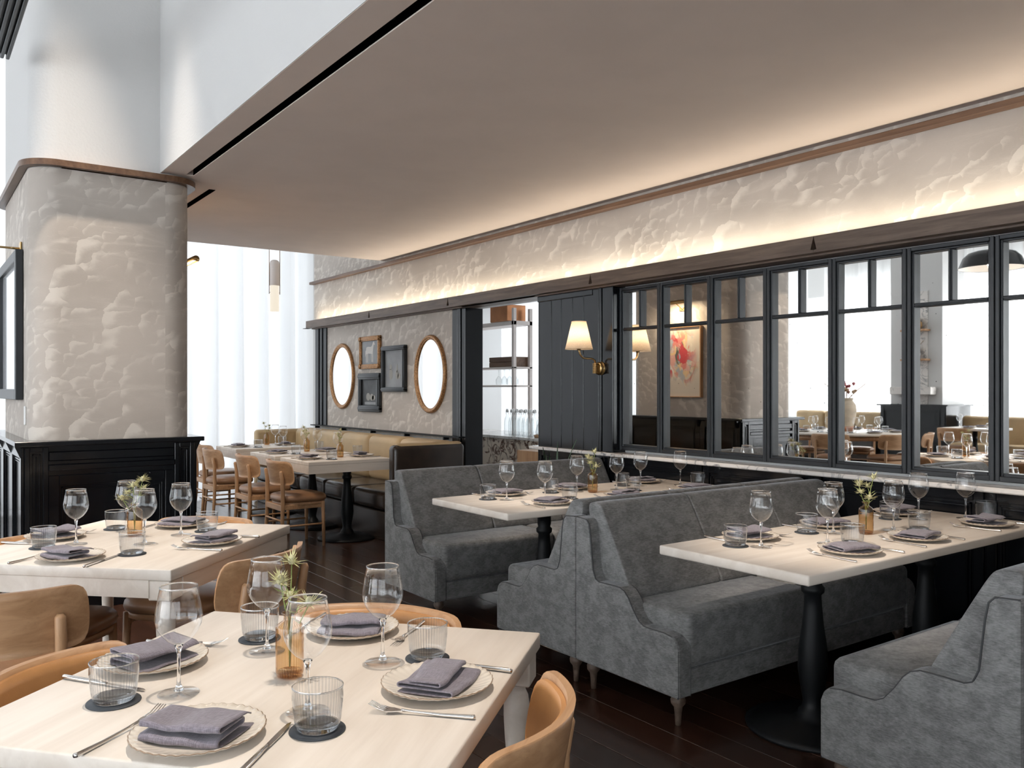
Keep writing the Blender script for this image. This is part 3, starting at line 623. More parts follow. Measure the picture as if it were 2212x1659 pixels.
# ------------------------------------------------------------------ tableware, built once and copied
def proto(name,cat,grp): return thing(name,'x',cat,(0,0,-5),0,grp)
P={}
t=P['plate']=proto('plate','plate','scalloped ivory plates')
def flute(r,z,a,i):
    k=max(0,(r-.075)/.045); return r*(1+.005*k*math.cos(36*a)),z+.0012*k*math.cos(36*a)
MB().lathe([(0,.003),(.055,.003),(.07,.002),(.10,.009),(.117,.0165),(.119,.0185),(.1175,.020),(.105,.0155),(.088,.010),(.072,.0075),(.03,.0072),(0,.0072)],128,mod=flute).build('dish',G['ceramic'],t)
MB().lathe([(.1178,.0184),(.1194,.0184),(.1195,.0194),(.1178,.0203),(.1172,.0198)],128,mod=flute,cap=False).build('glazed_rim',G['rim'],t)
def napkin(key,w,paths,seed):
    rnd=random.Random(seed); t=P[key]=proto('napkin','napkin','folded lilac grey linen napkins')
    pts=[]
    for kind,*a in paths:
        if kind=='l':
            (y0,z0),(y1,z1)=a; n=max(2,int(abs(y1-y0)/.012)); pts+=[(y0+(y1-y0)*i/n,z0+(z1-z0)*i/n) for i in range(n)]
        else:
            (cy,cz,r,a0,a1)=a; pts+=[(cy+r*math.cos(R(a0+(a1-a0)*i/6)),cz+r*math.sin(R(a0+(a1-a0)*i/6))) for i in range(7)]
    nv=len(pts); ph=[rnd.uniform(0,6) for _ in range(6)]; nx=22
    def pos(i,j,o):
        u=i/nx*2-1; y,z=pts[j]; q0=pts[max(0,j-1)]; q1=pts[min(nv-1,j+1)]; dy,dz=q1[0]-q0[0],q1[1]-q0[1]; L=math.hypot(dy,dz) or 1
        s=j/nv; x=w*u*(1+.02*math.sin(5*s+ph[0])); 
        z+=.0022*math.sin(3*u+ph[1]+4*s)*(z/.03+.2)+.0012*math.sin(7*u+ph[2]); y+=.003*math.sin(2.2*u+ph[3]+3*s)
        return (x,y-dz/L*o,max(.0004,z+dy/L*o))
    m=MB(); v=[pos(i,j,o) for o in (-.0014,.0014) for i in range(nx+1) for j in range(nv)]; k=(nx+1)*nv; f=[]
    for i in range(nx):
        for j in range(nv-1):
            a=(i*nv+j,(i+1)*nv+j,(i+1)*nv+j+1,i*nv+j+1); f+=[a,tuple(k+q for q in reversed(a))]
        f+=[(i*nv,k+i*nv,k+(i+1)*nv,(i+1)*nv),(i*nv+nv-1,(i+1)*nv+nv-1,k+(i+1)*nv+nv-1,k+i*nv+nv-1)]
    for i in (0,nx):
        for j in range(nv-1): f.append((i*nv+j,i*nv+j+1,k+i*nv+j+1,k+i*nv+j))
    m.add(v,f,True).build('folded_cloth',G['linen'],t)
napkin('nap_a',.078,[('l',(.055,.003),(-.062,.003)),('a',-.062,.0075,.0045,270,90),('l',(-.062,.012),(.055,.012)),('a',.055,.0165,.0045,-90,90),('l',(.055,.021),(-.030,.021)),('a',-.030,.0255,.0045,270,90),('l',(-.030,.030),(.050,.030))],3)
napkin('nap_b',.082,[('l',(-.058,.003),(.062,.003)),('a',.062,.0085,.0055,-90,90),('l',(.062,.014),(-.060,.015)),('a',-.060,.021,.006,270,90),('l',(-.060,.027),(.030,.028)),('l',(.030,.028),(.058,.020))],5)
napkin('nap_c',.080,[('l',(.060,.003),(-.055,.003)),('a',-.055,.009,.006,270,90),('l',(-.055,.015),(.020,.017)),('a',.020,.022,.005,-90,90),('l',(.020,.027),(-.050,.026)),('a',-.050,.031,.005,270,90),('l',(-.050,.036),(.035,.033)),('l',(.035,.033),(.060,.022))],9)
t=P['fork']=proto('fork','fork','steel forks')
MB().tube([(0,-.105,.0055),(0,-.10,.004),(0,-.04,.0035),(0,.02,.006),(0,.045,.0075)],[.0042,.0048,.0036,.0024,.0030],8).build('handle',G['steel'],t)
h=MB().prism([(-.003,.042),(.003,.042),(.0105,.062),(.0115,.074),(-.0115,.074),(-.0105,.062)],'z',.0052,.0072)
for x in (-.0095,-.0032,.0032,.0095): h.tube([(x,.070,.006),(x,.090,.0095),(x*.92,.110,.0185)],[.0017,.0015,.0009],6)
h.build('tines',G['steel'],t)
t=P['knife']=proto('knife','knife','steel knives')
MB().tube([(0,-.115,.0045),(0,-.110,.0048),(0,-.03,.0045),(0,.010,.004)],[.0042,.0056,.0050,.0040],8).build('handle',G['steel'],t)
MB().prism([(-.005,.008),(.005,.008),(.0058,.06),(.005,.095),(.0005,.118),(-.0045,.108),(-.0058,.06)],'z',.0032,.0046).build('blade',G['steel'],t)
t=P['glass']=proto('wine_glass','wine glass','stemmed wine glasses')
MB().lathe([(.0375,.225),(.0372,.2252),(.042,.20),(.0468,.172),(.0478,.160),(.0455,.146),(.038,.130),(.026,.115),(.012,.105),(.0,.103)],36,cap=False).build('bowl',G['glass'],t)
MB().lathe([(.0383,.2235),(.0383,.2262),(.0368,.2262),(.0368,.2235),(.0383,.2235)],36,cap=False).build('lip',G['solid_glass'],t)
MB().lathe([(.0,.1015),(.010,.1035),(.0055,.094),(.0036,.08),(.0034,.045),(.0042,.022),(.009,.010),(.0105,.0075),(0,.0075)],16).build('stem',G['solid_glass'],t)
MB().lathe([(0,.0078),(.011,.0074),(.026,.0042),(.040,.0026),(.0425,.0018),(.0425,.0008),(0,.0004)],36).build('foot',G['glass'],t)
t=P['tumbler']=proto('tumbler','tumbler','ribbed water tumblers')
rib=lambda r,z,a,i:((r+.0011*math.cos(44*a)) if .008<z<.072 else r,z)
MB().lathe([(0,.003),(.036,.003),(.0405,.006),(.0425,.02),(.0445,.04),(.0462,.06),(.0470,.072),(.0472,.081)],132,mod=rib,cap=False).build('ribbed_wall',G['ribbed'],t)
MB().lathe([(0,.0012),(.036,.0012),(.0385,.004),(.0385,.0105),(.030,.012),(0,.012)],44,mod=rib).build('thick_base',G['solid_glass'],t)
MB().lathe([(.0477,.0795),(.0477,.082),(.0462,.082),(.0462,.0795),(.0477,.0795)],40,cap=False).build('lip',G['solid_glass'],t)
t=P['coaster']=proto('coaster','coaster','dark round coasters')
MB().lathe([(0,0),(.052,0),(.0525,.001),(.052,.0026),(0,.0026)],40).build('felt_disc',G['coaster'],t)
t=P['vase']=proto('bud_vase','vase','fluted amber bud vases')
fl2=lambda r,z,a,i:((r+.0013*math.cos(30*a)) if .008<z<.112 and i<9 else r,z)
MB().lathe([(0,.0015),(.026,.0015),(.0285,.004),(.0295,.012),(.0295,.06),(.0295,.108),(.028,.114),(.020,.120),(.0135,.124),(.0125,.134),(.017,.139),(.0165,.141)],90,mod=fl2,cap=False).build('fluted_body',G['amber'],t)
MB().lathe([(.0168,.1385),(.0182,.140),(.0168,.1415),(.0155,.140),(.0168,.1385)],24,cap=False).build('mouth',G['amber'],t)
MB().lathe([(0,.004),(.027,.004),(.027,.012),(0,.012)],24).build('base_disc',G['amber'],t)
def sprig(key,seed,lean,az,h,leaf=True):
    rnd=random.Random(seed); t=P[key]=proto('thistle_sprig','thistle','dried thistle sprigs in bud vases')
    ca,sa=math.cos(az),math.sin(az); top=Vector((lean*ca,lean*sa,h)); pts=[(0,0,.02),(lean*.12*ca,lean*.12*sa,.13),(lean*.5*ca,lean*.5*sa,h*.72),top]
    MB().tube(pts,[.0016,.0016,.0014,.0013],6).build('stalk',G['stem'],t)
    heads=[(top,1)]; 
    if h>.2: 
        b=Vector(pts[2]); sd=b+Vector((-.022*sa+.01*ca,.022*ca+.01*sa,.03)); MB().tube([b,sd],.0011,5).build('side_stalk',G['stem'],t); heads.append((sd,.75))
    for c,k in heads:
        _last=MB().lathe([(0,-.007*k),(.006*k,-.005*k),(.0095*k,.002*k),(.009*k,.009*k),(.005*k,.015*k),(0,.017*k)],12,c[:]).build('flower_head',G['thistle_core'],t)
        m=MB()
        for q in range(34):
            a=rnd.uniform(0,2*PI); el=rnd.uniform(-.45,.9); L=rnd.uniform(.024,.040)*k; d=Vector((math.cos(a)*math.cos(el),math.sin(a)*math.cos(el),math.sin(el)))
            s0=c+d*.005*k; w=d.cross(Vector((0,0,1))).normalized()*.0013*k; up=Vector((0,0,.004*k)); mid=s0+d*L*.45+up*.6
            n=len(m.v); m.add([s0-w*.6,s0+w*.6,mid-w,mid+w,c+d*L+up,mid+Vector((0,0,-.0012))],[(0,1,3,2),(2,3,4),(0,2,5),(1,5,3),(0,5,1),(2,4,5),(3,5,4)],False)
        m.build('bract_ruff',G['thistle'],_last)
    m=MB()
    for q in range(3):
        s=rnd.uniform(.2,.9); c=Vector(pts[1]).lerp(top,s); a=rnd.uniform(0,2*PI); d=Vector((math.cos(a),math.sin(a),.5)).normalized(); w=d.cross(Vector((0,0,1))).normalized()*.0022
        m.add([c,c+d*.018+w,c+d*.034,c+d*.018-w,c+d*.016+Vector((0,0,-.003))],[(0,1,2,3),(0,4,1),(1,4,2),(2,4,3),(3,4,0)],False)
    m.build('leaves',G['stem'],t)
    return t
sprig('sp1',11,.045,.3,.245); sprig('sp2',12,.030,2.5,.215); sprig('sp3',13,.050,4.4,.165)
first={}
def put(key,x,y,z,rz,label):
    o=P[key]
    if key not in first: first[key]=1; o.location=(x,y,z); o.rotation_euler=(0,0,rz); o['label']=label; return o
    return dup(o,(x,y,z),rz,label)
TZ=.7605; rj=random.Random(21)
NK=['nap_a','nap_b','nap_c']
def setting(x,y,inw,where,gx=None,tx=None,fork=True):
    """plate at x,y; inw degrees pointing over the table"""
    i=Vector((math.cos(R(inw)),math.sin(R(inw)))); l=Vector((-i.y,i.x)); rz=R(inw)-PI/2
    put('plate',x,y,TZ,rz+rj.uniform(0,.15),f'scalloped ivory plate {where}')
    put(rj.choice(NK),x+rj.uniform(-.006,.006),y,TZ+.0078,rz+R(rj.choice((0,0,180))+rj.uniform(-22,22)),f'folded lilac grey napkin {where}')
    if fork:
        q=Vector((x,y))+l*.150-i*.02; put('fork',q.x,q.y,TZ,rz+R(rj.uniform(-9,9)),f'steel fork {where}')
        q=Vector((x,y))-l*.145-i*.02; put('knife',q.x,q.y,TZ,rz+R(rj.uniform(-9,9)),f'steel knife {where}')
    if gx: put('glass',gx[0],gx[1],TZ,rj.uniform(0,1),f'empty wine glass {where}')
    if tx:
        put('coaster',tx[0],tx[1],TZ,0,f'dark round coaster {where}'); put('tumbler',tx[0]+.001,tx[1]+.001,TZ+.0027,rj.uniform(0,1),f'ribbed water tumbler {where}')
def vase(x,y,where,rz,n=3):
    put('vase',x,y,TZ,rz,f'fluted amber bud vase {where}')
    for k,s in enumerate(('sp1','sp2','sp3')[:n]): put(s,x,y,TZ,rz+rj.uniform(-.3,.3),f"{('tallest','middle','shortest')[k]} dried thistle sprig in the vase {where}")
def four(c,ang,a,b,tn,dirs,G4,T4,vz,vrz):
    e1=Vector((math.cos(R(ang)),math.sin(R(ang)))); e2=Vector((-e1.y,e1.x)); C=Vector(c)
    for k in range(4):
        o=ang+180+90*k; v=Vector((math.cos(R(o)),math.sin(R(o)))); p=C+v*((a if k%2==0 else b)-.115)
        setting(p.x,p.y,o+180,f'{dirs[k]} {tn}',G4[k],T4[k])
    vase(vz[0],vz[1],f'on {tn}',vrz)
four(FC,FA,.46,.46,'the foreground table',('at the near left side of','at the near right side of','at the far right side of','at the far left side of'),
 [(.65,1.585),(.91,1.77),(.72,2.01),(.47,1.84)],[(.63,1.49),(1.01,1.735),(.74,2.12),(.35,1.87)],(.70,1.81),1.0)
four(LC,LA,.50,.475,'the left table',('at the near left side of','at the near right side of','at the far right side of','at the far left side of'),
 [(.81,3.70),(.99,3.84),(.82,4.09),(.58,3.86)],[(.72,3.50),(1.11,3.87),(.79,4.17),(.46,3.85)],(.82,3.93),-1.2)
RS=[(2.94,2.315,-90,'nearest the aisle on the far side of',(2.81,2.16),(2.75,2.24)),(3.49,2.315,-90,'in the middle of the far side of',(3.34,2.18),(3.26,2.26)),(4.12,2.315,-90,'by the wall on the far side of',(4.04,2.17),(3.94,2.26)),
    (3.00,1.885,90,'nearest the aisle on the near side of',(3.10,2.05),(3.16,1.975)),(3.50,1.885,90,'in the middle of the near side of',(3.62,2.06),(3.73,2.00)),(4.12,1.885,90,'by the wall on the near side of',(4.26,2.05),(4.34,1.99))]
for x,y,a,w,g_,t_ in RS: setting(x,y,a,w+' the nearest booth table',g_,t_)
vase(3.45,2.09,'on the nearest booth table',-.4)
MS=[(2.95,4.135,-90,'nearest the aisle on the far side of',(2.82,3.94),(2.75,4.03)),(3.46,4.135,-90,'in the middle of the far side of',(3.40,4.0),(3.24,4.06)),(4.10,4.135,-90,'by the wall on the far side of',(3.95,4.0),(3.86,4.08)),
    (2.93,3.655,90,'nearest the aisle on the near side of',(2.99,3.80),(3.14,3.76)),(3.47,3.655,90,'in the middle of the near side of',(3.68,3.94),(3.73,3.84)),(4.09,3.655,90,'by the wall on the near side of',(4.20,3.88),(4.28,3.80))]
for x,y,a,w,g_,t_ in MS: setting(x,y,a,w+' the far booth table',g_,t_)
vase(3.46,3.92,'on the far booth table',.2)
for yc,n,ga,gb,ta,tb,vx in ((7.32,'nearest banquette table',(3.40,7.55),None,(3.16,7.15),(3.62,7.58),(3.33,7.34)),(8.15,'middle banquette table',(3.40,8.36),(3.50,8.28),(3.14,7.95),(3.56,8.38),(3.36,8.22)),(9.30,'farthest banquette table',(3.50,9.50),(3.45,9.12),(3.16,9.10),(3.60,9.55),(3.40,9.50))):
    setting(3.02,yc,0,f'on the chair side of the {n}',ga,ta); setting(3.54,yc,180,f'on the bench side of the {n}',gb,tb)
    vase(vx[0],vx[1],f'on the {n}',yc,2)
# ------------------------------------------------------------------ wall decoration over the banquette
def oval(y,z,rw,rh,label):
    t=thing('oval_mirror',label,'mirror',(4.418,y,z),0,'oval gilt mirrors'); m=MB(); n=64; pr=[(0,0),(0,.018),(.008,.03),(.02,.034),(.032,.028),(.040,.020),(.046,.022),(.050,.012),(.050,0)]
    v=[];f=[]
    for d,h in pr:
        for k in range(n):
            a=2*PI*k/n; v.append((-h,(rw-d)*math.cos(a),(rh-d)*math.sin(a)))
    for i in range(len(pr)-1): f+=[(i*n+k,i*n+(k+1)%n,(i+1)*n+(k+1)%n,(i+1)*n+k) for k in range(n)]
    m.add(v,f).build('gilt_frame',G['gold'],t)
    MB().prism([((rw-.046)*math.cos(2*PI*k/n),(rh-.046)*math.sin(2*PI*k/n)) for k in range(n)],'x',-.010,-.004).build('mirror_glass',G['mirror_plain'],t)
oval(7.515,1.555,.315,.405,'oval mirror in gilt frame nearest the doorway'); oval(9.66,1.56,.345,.405,'oval mirror in gilt frame nearest the curtain')
def framed(name,y,z,w,h,fw,fm,pm,label,depth=.03,inner=None,x=4.418):
    t=thing(name,label,'picture',(x,y,z)); 
    for nm,a in (('rail',(-w,w,h-fw,h)),('rail',(-w,w,-h,-h+fw)),('stile',(-w,-w+fw,-h+fw,h-fw)),('stile',(w-fw,w,-h+fw,h-fw))):
        MB().box(-depth,0,a[0],a[1],a[2],a[3],.006,2).box(-depth-.006,0,a[0]+(fw*.3 if nm=='stile' else 0),a[1]-(fw*.3 if nm=='stile' else 0),a[2]+(fw*.3 if nm=='rail' else 0),a[3]-(fw*.3 if nm=='rail' else 0),.004,2).build('frame_'+nm,fm,t)
    MB().box(-.012,-.004,-w+fw*.9,w-fw*.9,-h+fw*.9,h-fw*.9).build('picture_sheet',pm,t)
    if inner: inner(t)
    return t
def horse(t):
    P_=[(-.105,.02),(-.10,.055),(-.06,.065),(.02,.06),(.05,.075),(.075,.115),(.10,.12),(.125,.085),(.115,.075),(.095,.085),(.085,.05),(.075,.0),(.078,-.12),(.06,-.12),(.055,-.02),(.045,-.025),(.05,-.115),(.033,-.115),(.03,-.02),(-.05,-.015),(-.055,-.12),(-.072,-.12),(-.07,-.02),(-.085,-.02),(-.09,-.12),(-.105,-.12),(-.11,-.02),(-.125,-.06),(-.12,.02)]
    MB().prism([(-a,b+.005) for a,b in P_],'x',-.0135,-.012).build('pale_horse',G['print_pale'],t)
def gilt_corners(t):
    horse(t)
    for sy in (-1,1):
        for sz in (-1,1): MB().lathe([(0,0),(.03,0),(.026,.012),(.014,.016),(0,.018)],10).build('corner_ornament',G['gold'],t,(-.030,sy*.235,sz*.160)).rotation_euler=(0,-PI/2,0)
framed('gilt_picture',8.885,1.825,.265,.190,.055,G['gold'],G['print_grey'],'small gilt framed picture of a pale horse between the oval mirrors',.03,gilt_corners)
def still(items):
    def f(t):
        for k,(y,z,ry,rz) in enumerate(items): MB().prism([(y+ry*math.cos(2*PI*q/20),z+rz*math.sin(2*PI*q/20)) for q in range(20)],'x',-.0137,-.012).build('painted_form',G['print_tone'],t)
        MB().box(-.0132,-.012,-.14,.14,-.14,-.11).build('painted_table',G['print_grey'],t)
    return f
framed('eggs_picture',8.885,1.36,.275,.225,.075,G['frame_black'],G['print_dark'],'black framed still life with eggs below the gilt picture',.04,still([(.05,-.05,.05,.045),(-.045,-.055,.05,.04),(-.09,-.06,.04,.03)]))
framed('bottles_picture',8.285,1.625,.270,.255,.05,G['frame_black'],G['print_grey'],'black framed print of grey jars beside the nearer oval mirror',.045,still([(.09,-.06,.045,.06),(.09,.02,.03,.03),(-.06,-.07,.035,.05),(-.06,.0,.014,.05),(-.10,-.08,.03,.03)]))
# ------------------------------------------------------------------ wall lamp on the black boarding
wl=thing('wall_lamp','brass wall lamp with linen shade on the black boarding','lamp',(4.392,4.88,1.56))
MB().lathe([(0,0),(.055,0),(.055,.008),(.046,.012),(.046,.016),(.050,.019),(.044,.023),(.044,.027),(.048,.030),(.040,.035),(0,.037)],28).build('back_plate',G['brass'],wl).rotation_euler=(0,-PI/2,0)
m=MB()
for k in range(9): m.lathe([(.020,.0),(.026,.004),(.020,.008)],16,(0,0,-.04+.009*k))
o=m.build('reeded_stem',G['brass'],wl,(-.055,.0,-.0))
MB().tube([(-.055,0,.03),(-.06,.002,.06),(-.085,.005,.075),(-.13,.008,.075),(-.17,.012,.078),(-.195,.015,.10),(-.208,.018,.135),(-.208,.018,.16)],.0075,10).build('arm',G['brass'],wl)
MB().lathe([(0,0),(.014,0),(.014,.03),(.010,.05),(0,.05)],12,(-.208,.018,.135)).build('socket',G['brass'],wl)
shd=MB().lathe([(.106,.145),(.056,.355)],32,(-.208,.018,0),cap=False).build('lamp_shade',G['shade'],wl)
MB().lathe([(.1065,.143),(.1075,.146),(.1055,.148)],32,(-.208,.018,0),cap=False).lathe([(.0565,.353),(.0575,.355),(.0555,.357)],32,(-.208,.018,0),cap=False).build('shade_trim',G['shade'],shd)
MB().lathe([(0,0),(.014,.01),(.024,.035),(.018,.06),(0,.07)],14,(-.208,.018,.185)).build('bulb',G['bulb'],wl)
light('wall_lamp_light','POINT',(4.184,4.898,1.81),.65,(1,.78,.55),shadow_soft_size=.03)
# snake plant behind the far sofa
pl=thing('snake_plant','dark leafed plant rising behind the farthest grey sofa','plant',(4.16,5.18,0))
MB().lathe([(0,0),(.10,0),(.125,.30),(.13,.36),(.115,.36),(.11,.33),(0,.33)],24).build('pot',G['iron'],pl)
for a,h,ln,w in ((0.2,.66,.03,.028),(1.4,.55,.10,.022),(2.6,.62,.06,.026),(3.8,.60,.12,.02),(5.0,.52,.08,.024),(5.7,.68,.16,.012)):
    c,s=math.cos(a),math.sin(a)
    def lf_(u,v,c=c,s=s,h=h,ln=ln,w=w): k=w*math.sin(PI*min(1,.25+.75*v))*(1.05-v*.2) if v<.99 else .0005; q=(u-.5)*2; r=.02+ln*v*v; return (c*r-s*q*k+c*abs(q)*.006,s*r+c*q*k+s*abs(q)*.006,.32+h*v)
    MB().grid(lf_,4,10).build('leaf',G['leaf'],pl)
# ------------------------------------------------------------------ column pictures
pa=thing('floral_painting','tall floral painting in oak frame on the column, seen in the mirrors','painting',(CX1+.002,6.77,1.715))
MB().box(0,.028,-.29,.29,-.40,.40).build('canvas',G['floral_canvas'],pa)
for a in ((-.305,-.29,-.41,.41),(.29,.305,-.41,.41),(-.29,.29,.40,.41),(-.29,.29,-.41,-.40)): MB().box(0,.045,a[0],a[1],a[2],a[3],.002,1).build('frame_rail',G['oak'],pa)
pi=thing('picture_light','slim brass picture light above the floral painting','lamp',(CX1+.002,6.77,2.36))
MB().tube([(.0,0,-.03),(.02,0,-.03),(.10,0,.02),(.19,0,.05)],.006,8).build('arm',G['brass'],pi); MB().box(0,.014,-.05,.05,-.05,-.01,.003,1).build('mount',G['brass'],pi)
m=MB(); n=14; 
m.add([(.19+.026*math.cos(R(-40+250*k/n)),y,.03+.026*math.sin(R(-40+250*k/n))) for y in (-.19,.19) for k in range(n+1)],[(k,k+1,n+2+k,n+1+k) for k in range(n)]+[tuple(range(n+1)),tuple(range(n+1,2*n+2))],True); o=m.build('lamp_hood',G['brass'],pi); q=o.modifiers.new('s','SOLIDIFY'); q.thickness=.002
MB().tube([(.19,-.17,.028),(.19,.17,.028)],.010,10).build('lamp_tube',G['bulb'],pi)
l_=light('picture_light_light','AREA',(CX1+.185,6.77,2.375),2.6,(1,.80,.55),(CX1,6.77,1.8),shape='RECTANGLE',size=.34,size_y=.03)
fp=thing('black_framed_picture','large black framed picture on the left face of the column','picture',(CX0-.002,6.90,1.82))
for a in ((-.60,-.53,-.49,.49),(.53,.60,-.49,.49)): MB().box(-.045,0,a[0],a[1],a[2],a[3],.004,1).build('frame_stile',G['frame_black'],fp)
for a in ((-.53,.53,.42,.49),(-.53,.53,-.49,-.42)): MB().box(-.045,0,a[0],a[1],a[2],a[3],.004,1).build('frame_rail',G['frame_black'],fp)
MB().box(-.02,-.01,-.53,.53,-.42,.42).build('glazed_sheet',G['screen'],fp)
p2=thing('brass_picture_light','brass arm picture light above the black framed picture','lamp',(CX0-.002,6.42,2.32))
MB().box(-.012,0,-.05,.03,-.03,.05,.003,1).build('mount',G['brass'],p2); MB().tube([(-.012,0,.01),(-.05,0,.01),(-.20,0,.012),(-.26,0,-.005)],.0075,8).lathe([(0,0),(.014,0),(.014,.012),(0,.012)],12,(-.05,0,.004)).build('arm',G['brass'],p2); MB().tube([(-.26,-.16,-.01),(-.26,.16,-.01)],.02,12).build('lamp_tube',G['brass'],p2)
# dark linear diffuser high on the left
dr=thing('linear_diffuser','dark ribbed linear air diffuser high at the top left corner','diffuser',(.462,2.9,3.40))
for x in (-.085,-.052,-.018,.015,.045): MB().box(x,x+.020,-3.1,3.03,0,.03,.004,1).build('blade',G['frame_black'],dr)
MB().box(-.09,.07,-3.1,3.03,.03,.06).build('housing',G['iron'],dr)
for y in (-2,0,2.2): MB().tube([(0,y,.05),(0,y,2.80)],.006,6).build('hanger_rod',G['iron'],dr)
# ------------------------------------------------------------------ pendant by the far curtain
def tube_pendant(x,y,z,top,label):
    t=thing('pendant_lamp',label,'lamp',(x,y,z))
    MB().lathe([(.050,0),(.052,.004),(.052,.36)],24,cap=False).build('glass_cylinder',G['frosted_lit'],t)
    MB().lathe([(.056,.30),(.058,.305),(.058,.55),(.05,.585),(.03,.60),(0,.605)],24,cap=False).build('cap',G['shelfwhite'],t)
    for s in (-1,1): MB().tube([(s*.064,0,.20),(s*.064,0,.62),(s*.058,0,top-z)],.004,6).build('rod',G['brass_dark'],t)
    MB().tube([(-.064,0,.22),(.064,0,.22)],.003,6).build('cross_pin',G['brass_dark'],t)
tube_pendant(3.528,9.6,2.31,6.2,'frosted tube pendant lamp hanging before the far curtain')
# ------------------------------------------------------------------ left part of the room, seen in the mirrors
pr=struct(bpy.data.objects.new('wall_fireplace',None),'plaster pier with marble inset and black panelled base'); COL.objects.link(pr)
MB().box(-7.0,-6.20,7.72,8.70,1.10,6.2).build('plaster_pier',G['plaster'],pr); MB().box(-6.2,-6.185,7.98,8.34,1.12,3.2).build('marble_inset',G['marble'],pr)
MB().box(-7.0,-6.1,7.6,8.85,0,1.09).build('panel_base',G['gloss_black'],pr); MB().box(-7.0,-6.05,7.55,8.9,1.09,1.12).build('panel_cap',G['gloss_black'],pr)
panel_x(pr,7.62,8.23,-6.1,0,1.08,1,G['gloss_black']); panel_x(pr,8.23,8.84,-6.1,0,1.08,1,G['gloss_black'])
tag(MB().box(-6.184,-5.98,7.82,8.6,1.30,1.44,.006,1).build('mantel_block',G['marble']),'thick marble mantel block on the plaster pier, seen in mirror','mantel')
for z,l in ((1.92,'lower'),(2.46,'upper')): tag(MB().box(-6.184,-5.99,7.93,8.40,z,z+.035,.003,1).build('oak_shelf',G['oak_h']),f'{l} oak shelf on the plaster pier, seen in mirror','shelf')
tag(MB().lathe([(0,0),(.08,0),(.11,.06),(.105,.12),(.07,.16),(.08,.20),(.07,.20)],20).build('ochre_jar',G['jar'],None,(-6.09,8.15,2.496)),'squat ochre jar on the upper shelf, seen in mirror','jar')
gv=thing('glass_vase','pale vase of dried stems on the lower shelf, seen in mirror','vase',(-6.09,8.15,1.956))
MB().lathe([(0,0),(.06,0),(.08,.08),(.06,.16),(.075,.19)],16,cap=False).build('vase_body',G['print_pale'],gv)
for k in range(7): MB().tube([(0,0,.1),(.03*math.cos(k),.06*math.sin(k*1.7),.25),(.05*math.cos(k),.13*math.sin(k*1.7),.34)],.004,5).build('dried_stem',G['dried'],gv)
tag(MB().lathe([(0,0),(.035,0),(.045,.04),(.012,.08),(.006,.11),(0,.11)],14).build('brass_bottle',G['brass'],None,(-6.08,8.2,1.441)),'tiny brass bottle on the mantel block, seen in mirror','bottle')
# round table with clay vase
rt=thing('round_table','large round table with clay vase, seen in the mirrors','table',(-2.6,7.36,0))
MB().lathe([(0,.722),(.90,.722),(.915,.73),(.915,.75),(.905,.76),(0,.76)],64).build('table_top',G['maple'],rt); MB().lathe([(.86,.66),(.86,.722),(.84,.722)],48).build('apron',G['oak'],rt); MB().lathe(PED,24,(0,0,.001)).build('pedestal',G['iron'],rt)
cv=thing('clay_vase','tall buff clay vase of dried flowers on the round table','vase',(-2.6,7.36,.761))
MB().lathe([(0,0),(.10,0),(.115,.04),(.118,.075)],28).build('terracotta_foot',G['terracotta'],cv); MB().lathe([(.118,.075),(.145,.20),(.160,.32),(.150,.40),(.115,.45),(.105,.47),(.118,.49),(.112,.505),(.09,.50)],28,cap=False).build('vase_body',G['clay'],cv)
rd=random.Random(5)
for k in range(26):
    a=rd.uniform(0,6.28); r=rd.uniform(.03,.15); h=rd.uniform(.58,.74); x,y=r*math.cos(a),r*math.sin(a)
    MB().tube([(x*.4,y*.4,.42),(x,y,h)],.004,5).lathe([(0,-.02),(.022,0),(.03,.02),(.018,.035),(0,.04)],8,(x,y,h)).build('dried_flower',G['dried_red'] if h>.66 else G['dried'],cv)
for a,x,y in ((0,-.05,-.30),(1,.05,.32)): MB().tube([(0,0,.45),(x*.5,y*.5,.60),(x,y,.72)],.007,6).build('twig',G['dried'],cv)
for k,w in zip((-20,-65,-110,25,70,115,160,205),('nearest the column','facing the mirrors, centre','nearest the camera side','second from the column','facing the curtain','at the far left','behind the vase','beside the pier')):
    c,s=math.cos(R(k)),math.sin(R(k)); x,y=-2.6+.72*c,7.36+.72*s; i=R(k+180); gx=(-2.6+.50*math.cos(R(k+16)),7.36+.50*math.sin(R(k+16))); tx=(-2.6+.56*math.cos(R(k+26)),7.36+.56*math.sin(R(k+26)))
    setting(x,y,k+180,f'on the round table, {w}',gx,tx,False)
for k,w in ((-22,'nearest the column'),(-68,'with its oak back to the mirrors'),(-112,'on the camera side'),(110,'on the curtain side'),(160,'on the far side')):
    chair(-2.6+1.20*math.cos(R(k)),7.36+1.20*math.sin(R(k)),k+180,f'oak chair at the round table {w}, seen in mirror')
st=thing('square_table','small pale table before the plaster pier, seen in mirror','table',(-5.35,6.75,0)); MB().box(-.38,.38,-.42,.42,.722,.76,.004,1).build('table_top',G['maple'],st); MB().lathe(PED,20,(0,0,.001)).build('pedestal',G['iron'],st)
setting(-5.12,6.75,180,'on the small table by the pier',(-5.25,6.95),(-5.3,6.5),False); setting(-5.58,6.75,0,'on the pier side of the small table',(-5.5,6.45),None,False)
chair(-4.72,6.85,180,'oak chair at the small table before the pier, seen in mirror')
tb=thing('tub_bench','tan leather bench before the plaster pier, seen in mirror','bench',(-6.35,6.8,0)); MB().box(-.30,.25,-.75,.75,.0,.45,.04,3).build('seat_block',G['tan_leather'],tb); MB().box(-.35,-.18,-.75,.75,.40,.92,.06,3).build('backrest',G['tan_leather'],tb)
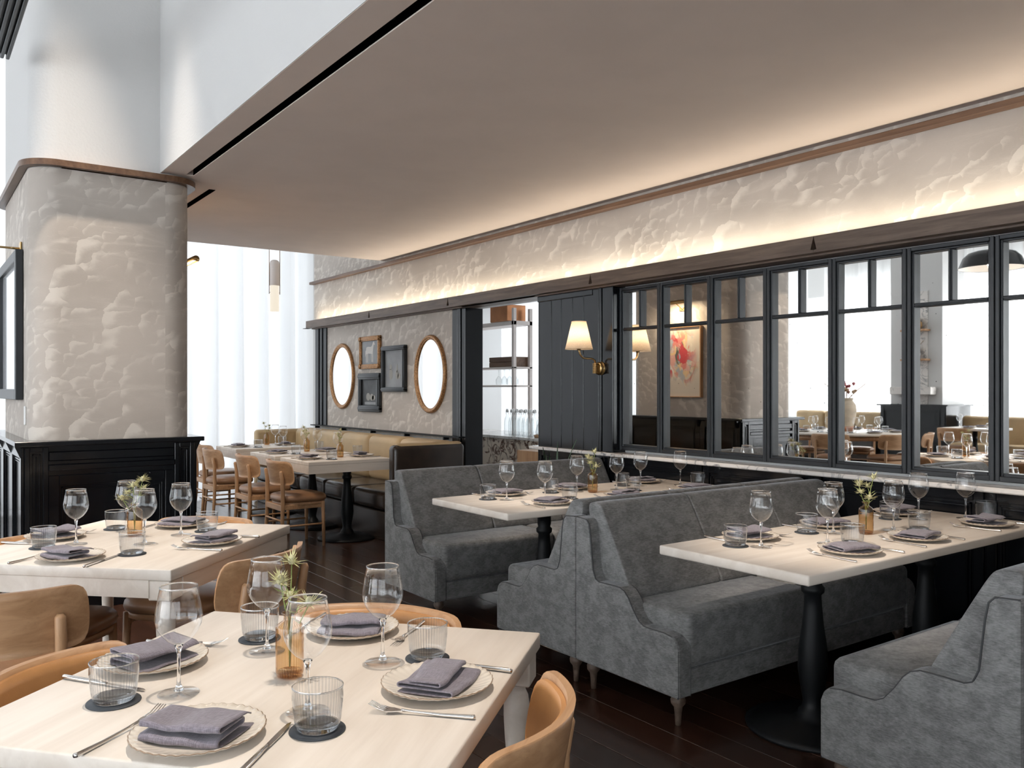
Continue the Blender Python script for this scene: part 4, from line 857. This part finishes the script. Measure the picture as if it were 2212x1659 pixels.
lb=thing('window_banquette','tan leather banquette along the left window, seen in mirrors','banquette',(-6.42,9.9,0)); MB().box(-.30,.40,-.95,1.1,0,.45,.04,3).build('seat_block',G['brown_vinyl'],lb)
for k in range(3): MB().box(-.30,-.05,-.95+.684*k,-.95+.684*k+.68,.40,.95,.06,3).build('back_cushion',G['tan_leather'],lb)
# dark shelf of wine glasses at the right end of the mirrors
ws=thing('wine_shelf','dark wooden shelf unit of wine glasses, seen in mirror','shelf',(-5.6,5.4,0))
MB().box(-.35,.02,-.62,.62,0,1.02).build('cabinet',G['gloss_black'],ws); MB().box(-.35,-.33,-.6,.6,1.02,2.30).build('back_board',G['walnut'],ws)
for y in (-.6,.58): MB().box(-.33,0,y,y+.025,1.02,2.30).build('side_board',G['walnut'],ws)
for z in (1.02,1.42,1.85,2.28): MB().box(-.33,.01,-.6,.605,z,z+.025).build('shelf_board',G['walnut'],ws)
for z,l in ((1.446,'lower'),(1.876,'upper')):
    for k in range(12): put('glass',-5.68-.14*(k%2),5.0+.075*k,z,0,f'{ORD[k]} wine glass from the camera end on the {l} board of the dark shelf')
tag(MB().lathe([(0,0),(.10,0),(.10,.30),(.085,.33),(.17,.42),(.16,.42),(.07,.34),(0,.34)],24).build('dark_urn',G['iron'],None,(-5.72,5.8,2.306)),'dark flared urn on top of the glass shelf, seen in mirror','urn')
# dome pendant
dp=thing('dome_pendant','black dome pendant lamp with brass core, seen in mirror','lamp',(-2.55,5.22,2.98))
MB().lathe([(.40,0),(.395,.01),(.34,.14),(.28,.20),(.20,.225),(.06,.235),(0,.235)],40,cap=False).build('dome',G['gloss_black'],dp)
MB().lathe([(.392,.004),(.335,.135),(.275,.192),(.19,.217),(.06,.226),(0,.226)],40,cap=False).build('dome_lining',G['white'],dp)
MB().lathe([(0,.02),(.04,.02),(.035,.16),(.02,.225),(0,.225)],16).build('core',G['bulb'],dp); MB().tube([(-.05,0,.235),(-.04,0,.31),(0,0,.335),(.04,0,.31),(.05,0,.235)],.006,8).build('loop',G['iron'],dp); MB().tube([(0,0,.335),(0,0,3.22)],.005,6).build('cord',G['iron'],dp)
light('dome_light','POINT',(-2.55,5.22,3.05),40,WARM,shadow_soft_size=.05)
tube_pendant(-4.6,5.0,2.35,6.2,'frosted tube pendant before the left curtain, seen in mirror')
